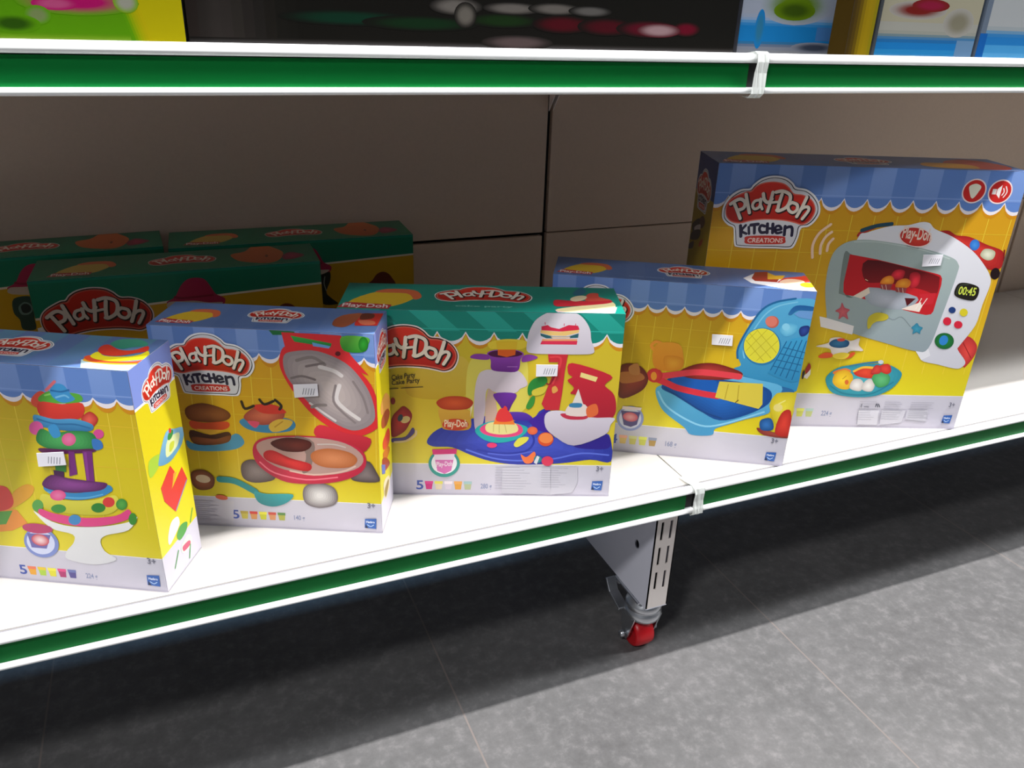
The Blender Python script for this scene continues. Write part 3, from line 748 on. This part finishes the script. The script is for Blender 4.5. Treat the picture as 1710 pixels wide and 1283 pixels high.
def awning(a,W,H,tip,dip,pitch,ph,cols,diag=0):
    """striped awning with a scalloped white hem"""
    def hem(off,extra): 
        P=[]; n0=int(-ph/pitch)-2; x=ph+n0*pitch
        while x<W+pitch:
            for j in range(8):
                t=j/8; P.append((x+t*pitch, tip+extra-(tip-dip+off)*math.sin(math.pi*t)**.6 if 0<t<1 else tip+extra))
            x+=pitch
        return P
    sh=hem(.006,-.001); a.poly([(sh[0][0],H)]+sh+[(sh[-1][0],H)],lin('d08c14'))
    wh=hem(.0028,.001); a.poly([(wh[0][0],H)]+wh+[(wh[-1][0],H)],lin('ece6ea'))
    bl=hem(0,.0035); a.poly([(bl[0][0],H)]+bl+[(bl[-1][0],H)],lin(cols[0]))
    x=ph-int(ph/pitch)*pitch-2*pitch; i=0
    while x<W+2*pitch:
        if i%2==0:
            c0,c1=lin(cols[1]),lin(cols[0])
            a.poly([(x+diag,tip+.004),(x+pitch+diag,tip+.004),(x+pitch,H),(x,H)],lambda p:tuple(c1[k]*.5+c0[k]*.5+(c0[k]-c1[k])*.25*(p[1]-tip)/(H-tip) for k in range(3)))
        x+=pitch; i+=1
    a.rect(0,W,tip+.006,tip+.0075,cols[1])
def tiles(a,W,z0,z1,p,ph):
    x=ph
    while x<W: a.stroke([(x-.004,z0),(x,z1)],.0009,'ead040',False); x+=p
    z=z1-p*.9
    while z>(z0+z1)/2: a.rect(0,W,z,z+.0008,'e2c030'); z-=p
def cups(a,u,v,s,cols,num='5',numcol='3a50a0',wt='224|g'):
    a.text(num,(u-.016*s,v-.006*s),(u-.007*s,v-.006*s),.013*s,numcol)
    for i,(l,b) in enumerate(cols):
        x=u+i*.0122*s
        a.poly([(x-.0046*s,v+.002*s),(x+.0046*s,v+.002*s),(x+.0036*s,v-.006*s),(x-.0036*s,v-.006*s)],lin(b))
        a.poly([(x-.0052*s,v+.006*s),(x+.0052*s,v+.006*s),(x+.005*s,v+.002*s),(x-.005*s,v+.002*s)],lin(l))
    x=u+len(cols)*.0122*s+.004*s
    a.text(wt,(x,v-.004*s),(x+.014*s,v-.004*s),.007*s,'8088a8')
def marks(a,u,v,s=1):                          # age mark and the small blue square mark
    a.text('3+',(u-.003*s,v+.024*s),(u+.007*s,v+.024*s),.008*s,'707080')
    a.poly([(u-.008*s,v-.007*s),(u+.007*s,v-.008*s),(u+.008*s,v+.008*s),(u-.007*s,v+.007*s)],lin('2c5ca8'))
    a.poly([(u-.007*s,v-.007*s),(u-.003*s,v-.0073*s),(u-.0065*s,v-.001*s)],lin('10203c'))
    a.text('Hasbro',(u-.0055*s,v+.001*s),(u+.0055*s,v+.0008*s),.0034*s,'e0e8f4')
    a.stroke([(u-.004*s,v-.002*s),(u,v-.0045*s),(u+.004*s,v-.002*s)],.0012*s,'a8c4e4')
def fineprint(a,u0,u1,v0,v1,n=9,c='a8a6b2'):
    for i in range(n):
        v=v1-(v1-v0)*i/n; a.rect(u0+.002,u0+(u1-u0)*random.uniform(.6,.95),v-.0012,v-.0004,c)
def tub(a,u,v,s,body='e0b828'):               # plain yellow dough tub lying at the end of the lid
    a.poly(cr([(u-.018*s,v+.004*s),(u+.004*s,v+.034*s),(u+.034*s,v+.032*s),(u+.038*s,v+.018*s),(u+.022*s,v-.004*s),(u,v-.006*s)]),lin(body))
    a.poly(cr([(u+.002*s,v+.032*s),(u+.012*s,v+.042*s),(u+.036*s,v+.040*s),(u+.044*s,v+.022*s),(u+.038*s,v+.014*s),(u+.030*s,v+.030*s)]),lin('d86a40'))
    a.poly([(u-.026*s,v-.010*s),(u-.020*s,v+.004*s),(u+.020*s,v-.001*s),(u+.018*s,v-.012*s)],lin('b83038'))
    a.text('Play-Doh',(u-.022*s,v-.008*s),(u+.017*s,v-.009*s),.009*s,'f0e4e0')
BOX={'b1': [-0.0665, 0.8299, -0.4864, 0.3698, 0.087, 0.2803], 'b2': [0.1946, 0.8589, -0.4297, 0.2678, 0.0829, 0.2787], 'b3': [0.5186, 0.8362, -0.3634, 0.3698, 0.1069, 0.2764], 'b4': [0.8165, 0.8199, -0.5256, 0.3715, 0.0936, 0.2827], 'b5': [1.1872, 0.8223, -0.3717, 0.4687, 0.1142, 0.4339], 'b6': [0.181, 1.1205, -0.024, 0.3661, 0.0972, 0.2957], 'b7': [0.3495, 1.2305, -0.0369, 0.3661, 0.0972, 0.2957], 'b8': [-0.0229, 1.2607, 0.04, 0.3661, 0.0972, 0.2957]}
ZS=CAMZ-.6205                                  # top of the lower shelf
BASE={'b1':dict(yel=('dccc1c','d8c41c','c89c18',.62),tip=.2445,dip=.238,pitch=.0255,ph=.225,band=.047,logo=(.068,.234,.737),D='y'),
 'b2':dict(yel=('dccc1c','dcb41c','d8981c',.45),tip=.2455,dip=.238,pitch=.025,ph=.130,band=.045,logo=(.068,.234,.737)),
 'b3':dict(yel=('dccc30','d4bc30','d0b828',.5),tip=.245,dip=.2315,pitch=.0368,ph=.164,band=.051,logo=(.088,.213,.95)),
 'b4':dict(yel=('dccc1c','d8b81c','d0981c',.5),tip=.244,dip=.236,pitch=.0265,ph=.140,band=.050,logo=(.066,.234,.737)),
 'b5':dict(yel=('dcd01c','d8a81c','d0941a',.5),tip=.384,dip=.3695,pitch=.0353,ph=.162,band=.062,logo=(.088,.366,1))}
CUP={'b1':(.208,.0145,1,[('e07858','e0a030'),('e0c030','a8c840'),('e8e048','d8d030'),('d84880','a83068'),('6870a8','504888')],'5','224|g'),
 'b2':(.088,.0185,1,[('b8a040','c8b848'),('d84038','d89858'),('e8e040','c8c830'),('c85040','d09060'),('608848','a8a848')],'5','140|g'),
 'b3':(.114,.0155,1.12,[('d83888','c82878'),('e0d858','d8c8a8'),('e8dce0','ccc0d0'),('e0a050','d89838'),('98b8b8','a8b088')],'5','280|g'),
 'b4':(.124,.022,1.25,[('e8a888','d8b868'),('d0d088','c8c060'),('dce060','c8c850'),('8890a8','a88848')],'4','168|g'),
 'b5':(.164,.026,1.3,[('e8a888','d8b868'),('d0d088','c8c060'),('dce060','c8c850'),('a8c0b8','b0b878')],'5','224|g')}
HSB={'b1':(.355,.0155),'b2':(.253,.0145),'b3':(.352,.018),'b4':(.351,.0155),'b5':(.451,.0185)}
def carton(root,W,D,H,mt=None):
    m=MB().box(0,W,0,D,0,H); o=m.build('carton',mt or M['sticker'],root,bevel=.0008); return o
def panels(W,D,H):
    e=.0002
    return dict(front=((0,-e,0),(1,0,0),(0,0,1),(0,-1,0),W,H), top=((0,0,H+e),(1,0,0),(0,1,0),(0,0,1),W,D),
                side=((W+e,0,0),(0,1,0),(0,0,1),(1,0,0),D,H), left=((-e,D,0),(0,-1,0),(0,0,1),(-1,0,0),D,H))
def box(n,label,group=None):
    x,y,t,W,D,H=BOX[n]
    root=empty('toy_box',(x-W*math.cos(t),y-W*math.sin(t),ZS),t); tag(root,label,'toy box',group)
    carton(root,W,D,H); P=panels(W,D,H)
    if n in BASE:
        b=BASE[n]; cols=TEAL if n=='b3' else BLUE; dg=.03 if n=='b3' else 0
        a=Art(*P['front']); y=b['yel']; a.rect(0,W,b['band'],H*y[3],y[0],y[1]); a.rect(0,W,H*y[3],H,y[1],y[2])
        if n!='b3': tiles(a,W,b['band']+.04,b['dip'],b['pitch']*1.0,b['ph']%b['pitch']+b['pitch']/2)
        a.rect(0,W,0,b['band'],'bcb8c6','c8c5d0'); a.rect(0,W,b['band']-.0008,b['band'],'f0eef0')
        awning(a,W,H,b['tip'],b['dip'],b['pitch'],b['ph'],cols,dg)
        c_=CUP[n]; cups(a,c_[0],c_[1],c_[2],c_[3],c_[4],wt=c_[5])
        if n=='b5':
            for cx,k in ((.392,0),(.432,1)):
                cv=.4035; a.ell(cx,cv,.0185,.0185,'f0dcdc'); a.ell(cx,cv,.0165,.0165,'c82824')
                if k==0: a.poly(cr([(cx,cv+.011),(cx+.009,cv+.007),(cx+.007,cv-.001),(cx+.002,cv-.010),(cx-.002,cv-.010),(cx-.007,cv-.001),(cx-.009,cv+.007)]),lin('e4e0cc'))
                else:
                    a.poly([(cx-.012,cv-.004),(cx-.006,cv-.004),(cx-.006,cv+.004),(cx-.012,cv+.004)],lin('f0e8e4'))
                    a.poly([(cx-.005,cv-.004),(cx+.001,cv-.010),(cx+.001,cv+.010),(cx-.005,cv+.004)],lin('f0e8e4'))
                    a.stroke([(cx+.004,cv-.005),(cx+.006,cv),(cx+.004,cv+.005)],.0016,'f0e8e4'); a.stroke([(cx+.007,cv-.008),(cx+.0105,cv),(cx+.007,cv+.008)],.0016,'f0e8e4')
        a.ops(('FRONT',n)); marks(a,*HSB[n])
        if n=='b3': fineprint(a,.205,.262,.008,.047); fineprint(a,.27,.312,.012,.047)
        if n=='b5': fineprint(a,.292,.33,.012,.05); fineprint(a,.335,.375,.014,.05); fineprint(a,.38,.425,.018,.05)
        if n=='b2': fineprint(a,.006,.066,.004,.038,11,'b4b0bc')
        a.rect(0,W,0,.0012,'b8b4c4'); a.build('front_panel_print',root)
        # brand badge printed over the picture
        g=Art(*P['front'],lay=a.k+2); g.logo(*b['logo'],kitchen=(n!='b3')); tag(g.build('brand_badge',root),'red badge with cream lettering')
        # top
        a=Art(*P['top']); tc='5674aa' if n!='b3' else cols[0]; a.rect(0,W,0,D,tc)
        if n=='b1': a.rect(.0,W,0,D,'5878a8','5c8cac')
        for i in range(int(W/b['pitch'])+1):
            if i%2==0: a.rect(i*b['pitch'],(i+1)*b['pitch'],0,D,cols[0] if n=='b3' else '5c78ac')
        if n=='b1': tub(a,.03,.02,1); a.logo(.222,.047,.5)
        if n=='b2': tub(a,.030,.020,.95); a.logo(.138,.050,.46)
        if n=='b3': tub(a,.038,.020,1.5); a.logo(.187,.058,.92,kitchen=False); a.text('cake|party',(.15,.016),(.225,.016),.006,'78c8b8')
        if n=='b4': tub(a,.034,.022,1.15); a.logo(.19,.056,.52); a.text('kitchen|creations',(.11,.012),(.16,.012),.006,'88a0cc')
        if n=='b5': tub(a,.05,.03,1.6); a.logo(.24,.06,.6); a.poly(cr([(.36,.02),(.38,.08),(.43,.10),(.46,.05),(.44,.01)]),lin('c84030')); a.poly(cr([(.32,.03),(.34,.06),(.40,.05),(.40,.015),(.35,.012)]),lin('d89828'))
        a.ops(('TOP',n)); a.rect(0,W,0,.001,cols[1]); a.build('top_panel_print',root)
        # right side
        a=Art(*P['side']); a.rect(0,D,b['band'],H,'e0d41c','dcc81c'); a.rect(0,D,0,b['band'],'ccc8d4')
        a.rect(0,D,b['tip']-.008,H,'7c90d4' if n!='b3' else '159080'); a.rect(0,D,b['tip']-.011,b['tip']-.008,'f0ecf0')
        if n=='b1': a.logo(.051,.244,.46)
        elif n!='b3': a.logo(D*.55,.244 if n!='b5' else .37,.46)
        a.ops(('SIDE',n)); a.rect(0,D,0,.001,'b0acb8'); a.build('side_panel_print',root)
        if n=='b5':
            a=Art(*P['left']); a.rect(0,D,0,H,'8c7c14','a88c14'); a.rect(0,D,.375,H,'243c7c','2c4480'); a.rect(0,D,0,.06,'d0ccd4'); a.logo(.05,.383,.6); a.ops(('LEFT',n)); a.build('left_panel_print',root)  # left panel inks darkened, the shade on this side is painted in
        # price sticker
        q=[int(v)*1e-4 for v in PR[('STICK',n)][0][2:]]; pts=list(zip(q[::2],q[1::2]))
        s_=MB(); h=.004; k=[(u,-(a_),v) for a_ in (h-.0008,h) for u,v in pts]
        s_.add(k,[(0,1,2,3),(7,6,5,4),(0,4,5,1),(1,5,6,2),(2,6,7,3),(3,7,4,0)])
        so=s_.build('price_sticker',M['sticker'],root); tag(so,'small white paper price sticker')
        cu=sum(p[0] for p in pts)/4; cv=sum(p[1] for p in pts)/4
        a=Art((0,-h-.00005,0),(1,0,0),(0,0,1),(0,-1,0),W,H)
        for i in range(5): a.stroke([(cu-.004+i*.0032,cv-.005),(cu-.002+i*.0032,cv+.003)],.0009,'8c8c98',False)
        a.build('printed_price',so)
    else:
        a=Art(*P['front']); G='0c7c5c'
        a.rect(0,W,0,.30,'d0a814','d0a010'); a.rect(0,W,0,.045,'d8d4dc')
        L=[(0,.246),(.07,.250),(.137,.254),(.232,.259),(.30,.262),(W,.2645)]
        a.poly([(u,v-.003) for u,v in L]+[(W,H),(0,H)],lin('e8dcc8')); a.poly(L+[(W,H),(0,H)],lin(G))
        a.rect(0,W,H-.004,H,'149070','10806a')
        a.ops(('FRONT','b8')); a.ops(('FRONT','b7')); a.ops(('FRONT','b6')); a.build('front_panel_print',root)
        g=Art(*P['front'],lay=a.k+2); g.logo(.073,.238,.95,kitchen=False); tag(g.build('brand_badge',root,None,.9),'dark red badge with cream lettering')
        a=Art(*P['top']); a.rect(0,W,0,D,'0e7c58','0a6c50'); tub(a,.05,.024,1.15,'d0b050'); a.logo(.185,.048,.62,.66,kitchen=False)
        a.ops(('TOP','b6')); a.build('top_panel_print',root)
        a=Art(*P['side']); a.rect(0,D,0,H,'c8a018'); a.rect(0,D,.26,H,G); a.build('side_panel_print',root)
        a=Art(*P['left']); a.rect(0,D,0,H,'c8a018'); a.rect(0,D,.26,H,G); a.build('left_panel_print',root)
    return root
# ---------------------------------------------------------------- setting: floor
fl=MB(); fl.box(-6,8,-4,7,-.05,0); fo=fl.build('floor',floor_mat()); tag(fo,'grey mottled stone tile floor with thin grout lines',kind='structure')
# ---------------------------------------------------------------- gondola shelving
XJ=.6508; BAY=1.342; YF=.81; YW=1.3705
def shelf(name,x0,x1,zt,label,group):
    """metal shelf board with a rounded white price rail and a green label strip"""
    root=empty('shelf_board',((x0+x1)/2,YF,zt-.03)); tag(root,label,'shelf',group)
    cx=(x0+x1)/2; a,b=x0+.0012-cx,x1-.0012-cx; z=.03
    g=.0272
    MB().box(a,b,.0160,YW-YF-.012,z-.028,z-.0006).build('shelf_panel',M['white'],root)
    MB().box(a,b,.0100,.0160,z-.020,z-.0030).build('rail_groove',M['groove'],root)
    # rail: rounded top lip, recessed face, rounded bottom lip (y is 0 at the face)
    top=[(.0092,z-.0006),(.0090,z+.0004),(.0075,z+.0022),(.0055,z+.0038),(.003,z+.0044),(-.002,z+.0028),(-.0045,z-.0008),(-.0045,z-.0040),(-.002,z-.0062),(.003,z-.0062),(.010,z-.0050)]
    MB().prof_x(top,a,b,True).build('rail_lip',M['rail'],root)
    zb=z-.0062-g
    bot=[(.010,zb+.001),(.002,zb+.0005),(-.003,zb+.0005),(-.005,zb-.0015),(-.005,zb-.0045),(-.0025,zb-.0062),(.004,zb-.0062),(.010,zb-.005)]
    MB().prof_x(bot,a,b,True).build('rail_foot',M['rail'],root)
    m=MB().box(a+.011,b-.013,.0015,.0035,zb,z-.0075); tag(m.build('label_strip',M['green'],root),'deep green plastic label strip')
    MB().box(a,b,.0035,.010,zb-.003,z-.002).build('rail_back',M['dark'],root)  # near-black colour paints the shade beside the strip and under the lip
    return root
ZU=CAMZ-.0353; ZL=ZS
zt=ZS-.0004
UPZ=CAMZ-.0341
shelf('u',XJ-BAY,XJ,UPZ,'upper white shelf with a green price strip, left of the taped joint','upper shelf boards') 
shelf('u',XJ,XJ+BAY,UPZ,'upper white shelf with a green price strip, right of the taped joint','upper shelf boards')
shelf('u',XJ+BAY,XJ+2*BAY,UPZ,'upper white shelf of the bay past the right edge of the view','upper shelf boards')
shelf('l',XJ+BAY,XJ+2*BAY,ZS,'lower white shelf of the bay past the right edge of the view','lower shelf boards')
shelf('l',XJ-BAY,XJ,ZS,'lower white shelf with a green price strip, left of the joint above the castor foot','lower shelf boards')
shelf('l',XJ,XJ+BAY,ZS,'lower white shelf with a green price strip, right of the joint above the castor foot','lower shelf boards')
# back panels
ZSEAM=CAMZ-.3763
for x0,x1,sd in ((XJ-BAY,XJ,'left'),(XJ,XJ+BAY,'middle'),(XJ+BAY,XJ+2*BAY,'right')):
    for z0,z1,w_ in ((.30,ZSEAM,'lower'),(ZSEAM,ZSEAM+.40,'upper')):
        gp=.0055 if sd=='left' else .0012
        m=MB().box(x0+.0045,x1-.0045,YW,YW+.012,z0+(0 if w_=='lower' else .001),z1-(gp if w_=='lower' else .001))
        o=m.build('back_panel',M['back'],None,bevel=.0012)
        tag(o,{'left':'%s taupe back panel behind the dark green boxes','middle':'%s taupe back panel behind the big oven box','right':'%s taupe back panel at the right edge, past the oven box'}[sd]%w_,'back panel','steel back panels')
for i,x in ((1,XJ),(2,XJ+BAY)):
    m=MB().box(x-.016,x+.016,YW+.014,YW+.05,.14,1.9)
    o=m.build('shelving_upright',M['dark'],None); tag(o,['dark shelving upright at the far left end','dark shelving upright seen in the gap between the back panels at the middle','dark shelving upright at the seam behind the big oven box'][i],'upright','dark uprights behind the back panels')
MB().box(XJ-BAY,XJ+2*BAY,YW+.052,YW+.056,.3,1.3).build('gap_dark_sheet',M['dark'])  # added sheet, blocks the background light so the panel gaps look dark
bb=bpy.data.objects['gap_dark_sheet']; tag(bb,'added black sheet behind the back panels that darkens their gaps','added dark sheet')
# bracket under the upper shelf at the joint
m=MB(); th=.0015
for x,nm in ((XJ-.004,'l'),(XJ+.004,'r')):
    pr=[(YF+.06,UPZ-.032),(YF+.06,UPZ-.045),(1.346,UPZ-.090),(YW-.002,UPZ-.119),(YW-.002,UPZ-.032)]
    m.prof_x(pr,x-th/2,x+th/2)
o=m.build('shelf_bracket',M['post'],None); tag(o,'thin tapering steel bracket under the upper shelf at its joint','bracket')
# clear tape wraps at the joints
def tape(zt,label,seed,rot):
    rnd=random.Random(seed); m=MB(); prof=[(.035,.0015),(.012,.0045),(.001,.0068),(-.0062,.0045),(-.0075,-.004),(-.0065,-.016),(-.0072,-.030),(-.0072,-.0385),(-.002,-.0435),(.008,-.0425)]
    nx=9
    for i,(y,z) in enumerate(prof):
        for j in range(nx):
            wv=-.0085+.017*j/(nx-1); k=.0012*math.sin(j*2.1+i*.5)+rnd.uniform(-.0005,.0005)
            m.v.append((XJ+wv+rot*i*.0006+rnd.uniform(-.0006,.0006),YF+y-abs(k),zt+z-.0006+(k if i<2 else 0)))
    for i in range(len(prof)-1):
        for j in range(nx-1): a=i*nx+j; m.f.append((a,a+1,a+nx+1,a+nx)); m.sm.append(False)
    o=m.build('tape_wrap',M['tape'],None); tag(o,label,'tape','crinkled clear tape over the shelf joints')
    s=o.modifiers.new('t','SOLIDIFY'); s.thickness=.0003
tape(UPZ,'crinkled clear tape wrapped round the joint of the upper price rail',3,-1)
tape(ZS,'crinkled clear tape wrapped round the joint of the lower price rail',5,.6)
# ---------------------------------------------------------------- castor foot
ft=empty('castor_foot',(.638,.90,0)); tag(ft,'white slotted steel shelf foot on a red-wheeled castor under the lower joint','castor foot')
X0,X1=.6195-.638,.6585-.638; Y0=.8505-.90; zb_=CAMZ-.868; zt_=ZS-.031
def holed(x0,x1,z0,z1,holes,y,th):           # plate in XZ with rectangular slots, by strips
    m=MB(); zs=sorted({z0,z1,*[h[2] for h in holes],*[h[3] for h in holes]}); xs=sorted({x0,x1,*[h[0] for h in holes],*[h[1] for h in holes]})
    for i in range(len(xs)-1):
        for j in range(len(zs)-1):
            cx=(xs[i]+xs[i+1])/2; cz=(zs[j]+zs[j+1])/2
            if any(h[0]<cx<h[1] and h[2]<cz<h[3] for h in holes): continue
            m.box(xs[i],xs[i+1],y,y+th,zs[j],zs[j+1])
    return m
holes=[]
for k in range(3):
    zc=CAMZ-.7185-k*.0478
    for xc in (.6312-.638,.6472-.638): holes.append((xc-.0024,xc+.0024,zc-.0172,zc+.0172))
pm=holed(X0,X1,zb_,zt_,holes,Y0,.002); pm.build('slotted_post',M['post'],ft)
MB().box(X0+.003,X1-.003,Y0+.022,Y0+.024,zb_+.004,zt_).build('post_backing',M['dark'],ft)
# side plates running back under the shelf, with a round hole in the near one
def sideplate(x,hole):
    m=MB(); ya,yb=Y0,.46; z0,z1=zb_,zt_
    cy,cz,r_=.8966-.90,CAMZ-.7705,.0062; n=16
    if hole:
        ring=[(cy+r_*math.cos(2*math.pi*i/n),cz+r_*1.25*math.sin(2*math.pi*i/n)) for i in range(n)]
        sq=[]
        for i in range(n):
            a=2*math.pi*i/n; c,s=math.cos(a),math.sin(a); k=.02/max(abs(c),abs(s)); sq.append((cy+k*c,cz+k*s))
        for xx in (x,x+.0018):
            k=len(m.v); m.add([(xx,*p) for p in ring]+[(xx,*p) for p in sq],[tuple(q for q in (i,(i+1)%n,n+(i+1)%n,n+i)) for i in range(n)])
        ys=[ya,cy-.02,cy+.02,yb]; zs=[z0,cz-.02,cz+.02,z1]
        for i in range(3):
            for j in range(3):
                if i==1 and j==1: continue
                m.box(x,x+.0018,ys[i],ys[i+1],zs[j],zs[j+1])
    else: m.box(x,x+.0018,ya,yb,z0,z1)
    return m
sideplate(X0,True).build('side_plate',M['foot'],ft)
sideplate(X1-.0018,False).build('side_plate',M['foot'],ft)
MB().box(X0,X1,Y0,.46,zb_-.0018,zb_).build('bottom_plate',M['foot'],ft)
wr=.0275; wc=(.014,.010,wr); zc=zb_-.0022
cst=empty('caster',(0,0,0)); cst.parent=ft
MB().lathe([(.008,-.013),(wr-.006,-.0185),(wr-.002,-.0165),(wr,-.009),(wr,.009),(wr-.002,.0165),(wr-.006,.0185),(.008,.013)],wc,'X',44).build('wheel',M['red'],cst)
MB().lathe([(.003,-.038),(.0055,-.0375),(.0065,-.034),(.0065,-.030),(.0035,-.0295),(.0035,.0295),(.0065,.030),(.0065,.034),(.003,.036)],wc,'X',16).build('axle_bolt',M['chrome'],cst)
MB().lathe([(.016,0),(.019,-.004),(.0205,-.014),(.026,-.022),(.0300,-.027),(.0315,-.031),(.0310,-.036),(.0285,-.038),(.0285,-.041),(.0312,-.043),(.0318,-.050),(.0300,-.057),(.024,-.060)],(wc[0],.004,zc),'Z',40).build('swivel_ring',M['chrome'],cst)
for s_ in (-1,1):
    x=wc[0]+s_*.0262
    MB().prof_x([(-.014,zc-.052),(.001,wr-.002),(.006,wr-.010),(.015,wr-.010),(.021,wr+.002),(.030,zc-.052)],x-.0012,x+.0012).build('fork_arm',M['chrome'],cst)
MB().box(-.022,.034,-.030,.048,zc-.0035,zc-.0005).build('mounting_plate',M['chrome'],cst,bevel=.001)
for px_,py_ in ((-.016,.040),(.026,.040)): MB().lathe([(.006,-.008),(.006,-.001),(.003,0),(.003,.004)],(px_,py_,zc-.002),'Z',6).build('plate_bolt',M['chrome'],cst)
MB().prof_x([(.020,zc-.050),(.056,zc-.040),(.070,zc-.022),(.074,zc-.024),(.060,zc-.046),(.022,zc-.056)],-.024,-.006).build('brake_lever',M['chrome'],cst,bevel=.001)
# ---------------------------------------------------------------- toy boxes on the lower shelf
box('b1','blue and yellow toy box at far left, picturing a tiered cake on a stand')
box('b2','blue and yellow toy box picturing a red burger grill with open lid')
box('b3','teal and yellow toy box picturing a purple and white cake factory')
box('b4','blue and yellow toy box picturing an open light-blue waffle iron, right of the teal one')
box('b5','largest toy box, blue and yellow, picturing a white and grey toy oven')
box('b6','dark green and yellow toy box, nearest of the three in the back row','dark green toy boxes in the back row')
box('b7','dark green and yellow toy box against the back panels, rightmost of the back row','dark green toy boxes in the back row')
box('b8','dark green and yellow toy box against the back panels at the far left edge','dark green toy boxes in the back row')
# ---------------------------------------------------------------- goods on the upper shelf (only their feet are in view)
UZ=UPZ-.0006
def upper(x0,x1,y0,D,H,label,paint,side=None,rz=0):
    W=x1-x0; root=empty('product_box',(x0,y0,UZ),rz); tag(root,label,'product box')
    carton(root,W,D,H,M['board']); P=panels(W,D,H)
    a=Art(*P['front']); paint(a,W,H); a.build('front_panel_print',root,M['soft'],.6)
    for k in ('side','left','top'):
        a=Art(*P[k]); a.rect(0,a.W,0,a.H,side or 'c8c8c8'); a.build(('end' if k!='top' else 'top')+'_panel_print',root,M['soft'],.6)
def p_green(a,W,H):
    a.rect(0,W,0,H,'4f8804','427006')
    for i in range(8):
        c=['538a04','6a9002','809603','929903','9c9a03','a39a03','a89c04','a89e04'][i]; a.poly([(.445+i*.0022,.05),(.43+i*.0022,.2),(W,.2),(W,0),(.458+i*.0022,0)],lin(c))
    for i in range(5): a.rect(0,.455,0,.009-i*.0014,['55880a','608f14','6e9622','7c9c34','88a242'][i])
    a.soft(.418,.034,.038,.0085,'9c0c58','4f8804'); a.soft(.400,.032,.014,.004,'a84470','9c0c58'); a.soft(.386,.023,.008,.006,'6c7c4c','4f8804')
    a.soft(.455,.035,.008,.007,'8c8c80','6a9002'); a.soft(.367,.016,.016,.006,'244804','4f8804')
def p_black(a,W,H):
    a.rect(0,W,0,H,'0f0e0b','0c0c0a')
    for i in range(10): a.rect(.0+i*.010,.010+i*.010,0,H,['2a2422','2c2826','2c2826','2a2624','262320','201d1b','1b1917','171512','13120f','11100d'][i])
    for i in range(5): a.rect(0,W,0,.008-i*.0014,['1a1816','2a2827','3c3a3a','4c4a4a','5c5a5a'][i])
    B='0e0d0b'
    a.soft(.150,.028,.055,.006,'06281a',B); a.soft(.225,.025,.05,.006,'0a2410',B); a.soft(.315,.030,.035,.006,'10260c',B)
    a.soft(.262,.042,.024,.007,'5c5854',B); a.soft(.272,.034,.010,.010,'5a5650',B); a.soft(.325,.042,.028,.005,'5a5652',B); a.soft(.375,.043,.026,.005,'585450',B); a.soft(.418,.042,.022,.0045,'504e4c',B)
    a.soft(.385,.028,.030,.0075,'400610',B); a.soft(.440,.027,.030,.0075,'3c0610',B); a.soft(.495,.026,.035,.0075,'4c0618',B); a.soft(.545,.027,.016,.0065,'58041a',B)
    a.soft(.508,.025,.024,.006,'8a7074','440614'); a.soft(.332,.009,.034,.006,'4a3e3e','181614')
def p_blue1(a,W,H):
    for z,c in ((0,'80848c'),(.006,'787e8c'),(.010,'5c6c84'),(.013,'2c6894'),(.016,'1470b0')): a.rect(0,W,z,.06,c)
    for z,c in ((.034,'2c78b4'),(.037,'5088b8'),(.040,'7c94b4'),(.043,'8c98ac'),(.047,'9098a8')): a.rect(0,W,z,H,c)
    a.rect(.120,.150,.018,.034,'3c6ca4'); a.soft(.082,.058,.045,.018,'567408','9098a8'); a.soft(.080,.052,.026,.009,'344c08','567408'); a.soft(.03,.03,.006,.018,'286c90','1470b0'); a.soft(.12,.010,.03,.005,'343c4c','787e8c')
def p_post(a,W,H):
    for i in range(8): a.rect(i*W/8,W,0,H,['40300a','4c3a08','5e4a04','7a6404','8c7404','907804','8c7606','807408'][i])
def p_blue2(a,W,H):
    for z,c in ((0,'3c80b0'),(.006,'2078b0'),(.012,'146cac'),(.020,'1c6098'),(.024,'3c6c94'),(.027,'64787f'),(.030,'8a8c84'),(.034,'92928a'),(.044,'94907c')): a.rect(0,W,z,H,c)
    a.soft(.060,.058,.040,.0085,'681410','92908a'); a.soft(.080,.064,.026,.006,'7c1030','681410'); a.soft(.135,.045,.022,.014,'74705f','92908a'); a.rect(.140,W,0,.024,'5c7ea0')
def p_blue3(a,W,H):
    for z,c in ((0,'4c94c4'),(.010,'3c88bc'),(.020,'1c6cac'),(.030,'2c70a8'),(.034,'5c84a4'),(.038,'8c9498'),(.043,'989c9e')): a.rect(0,W,z,H,c)
    a.rect(0,.014,0,.034,'0c549c'); a.rect(0,.010,.034,H,'5c6878')
upper(-.470,.030,.833,.10,.25,'bright green and yellow box with a magenta blot on the upper shelf, far left',p_green,'4a460a')
upper(.034,.649,.862,.14,.30,'long black box with blurred red, green and grey lettering on the upper shelf',p_black,'6c6878')
upper(.668,.838,.880,.08,.22,'pale blue-banded box with a green blot, beside the long black box',p_blue1,'70747c')
upper(.792,.831,.828,.03,.24,'narrow olive-yellow upright box between the two blue-banded boxes',p_post,'40300a')
upper(.846,1.018,.835,.09,.22,'pale blue-banded box with a dark red blot on the upper shelf',p_blue2,'707880')
upper(1.026,1.20,.835,.09,.22,'pale grey box with a blue band at the right end of the upper shelf',p_blue3,'5c6878')
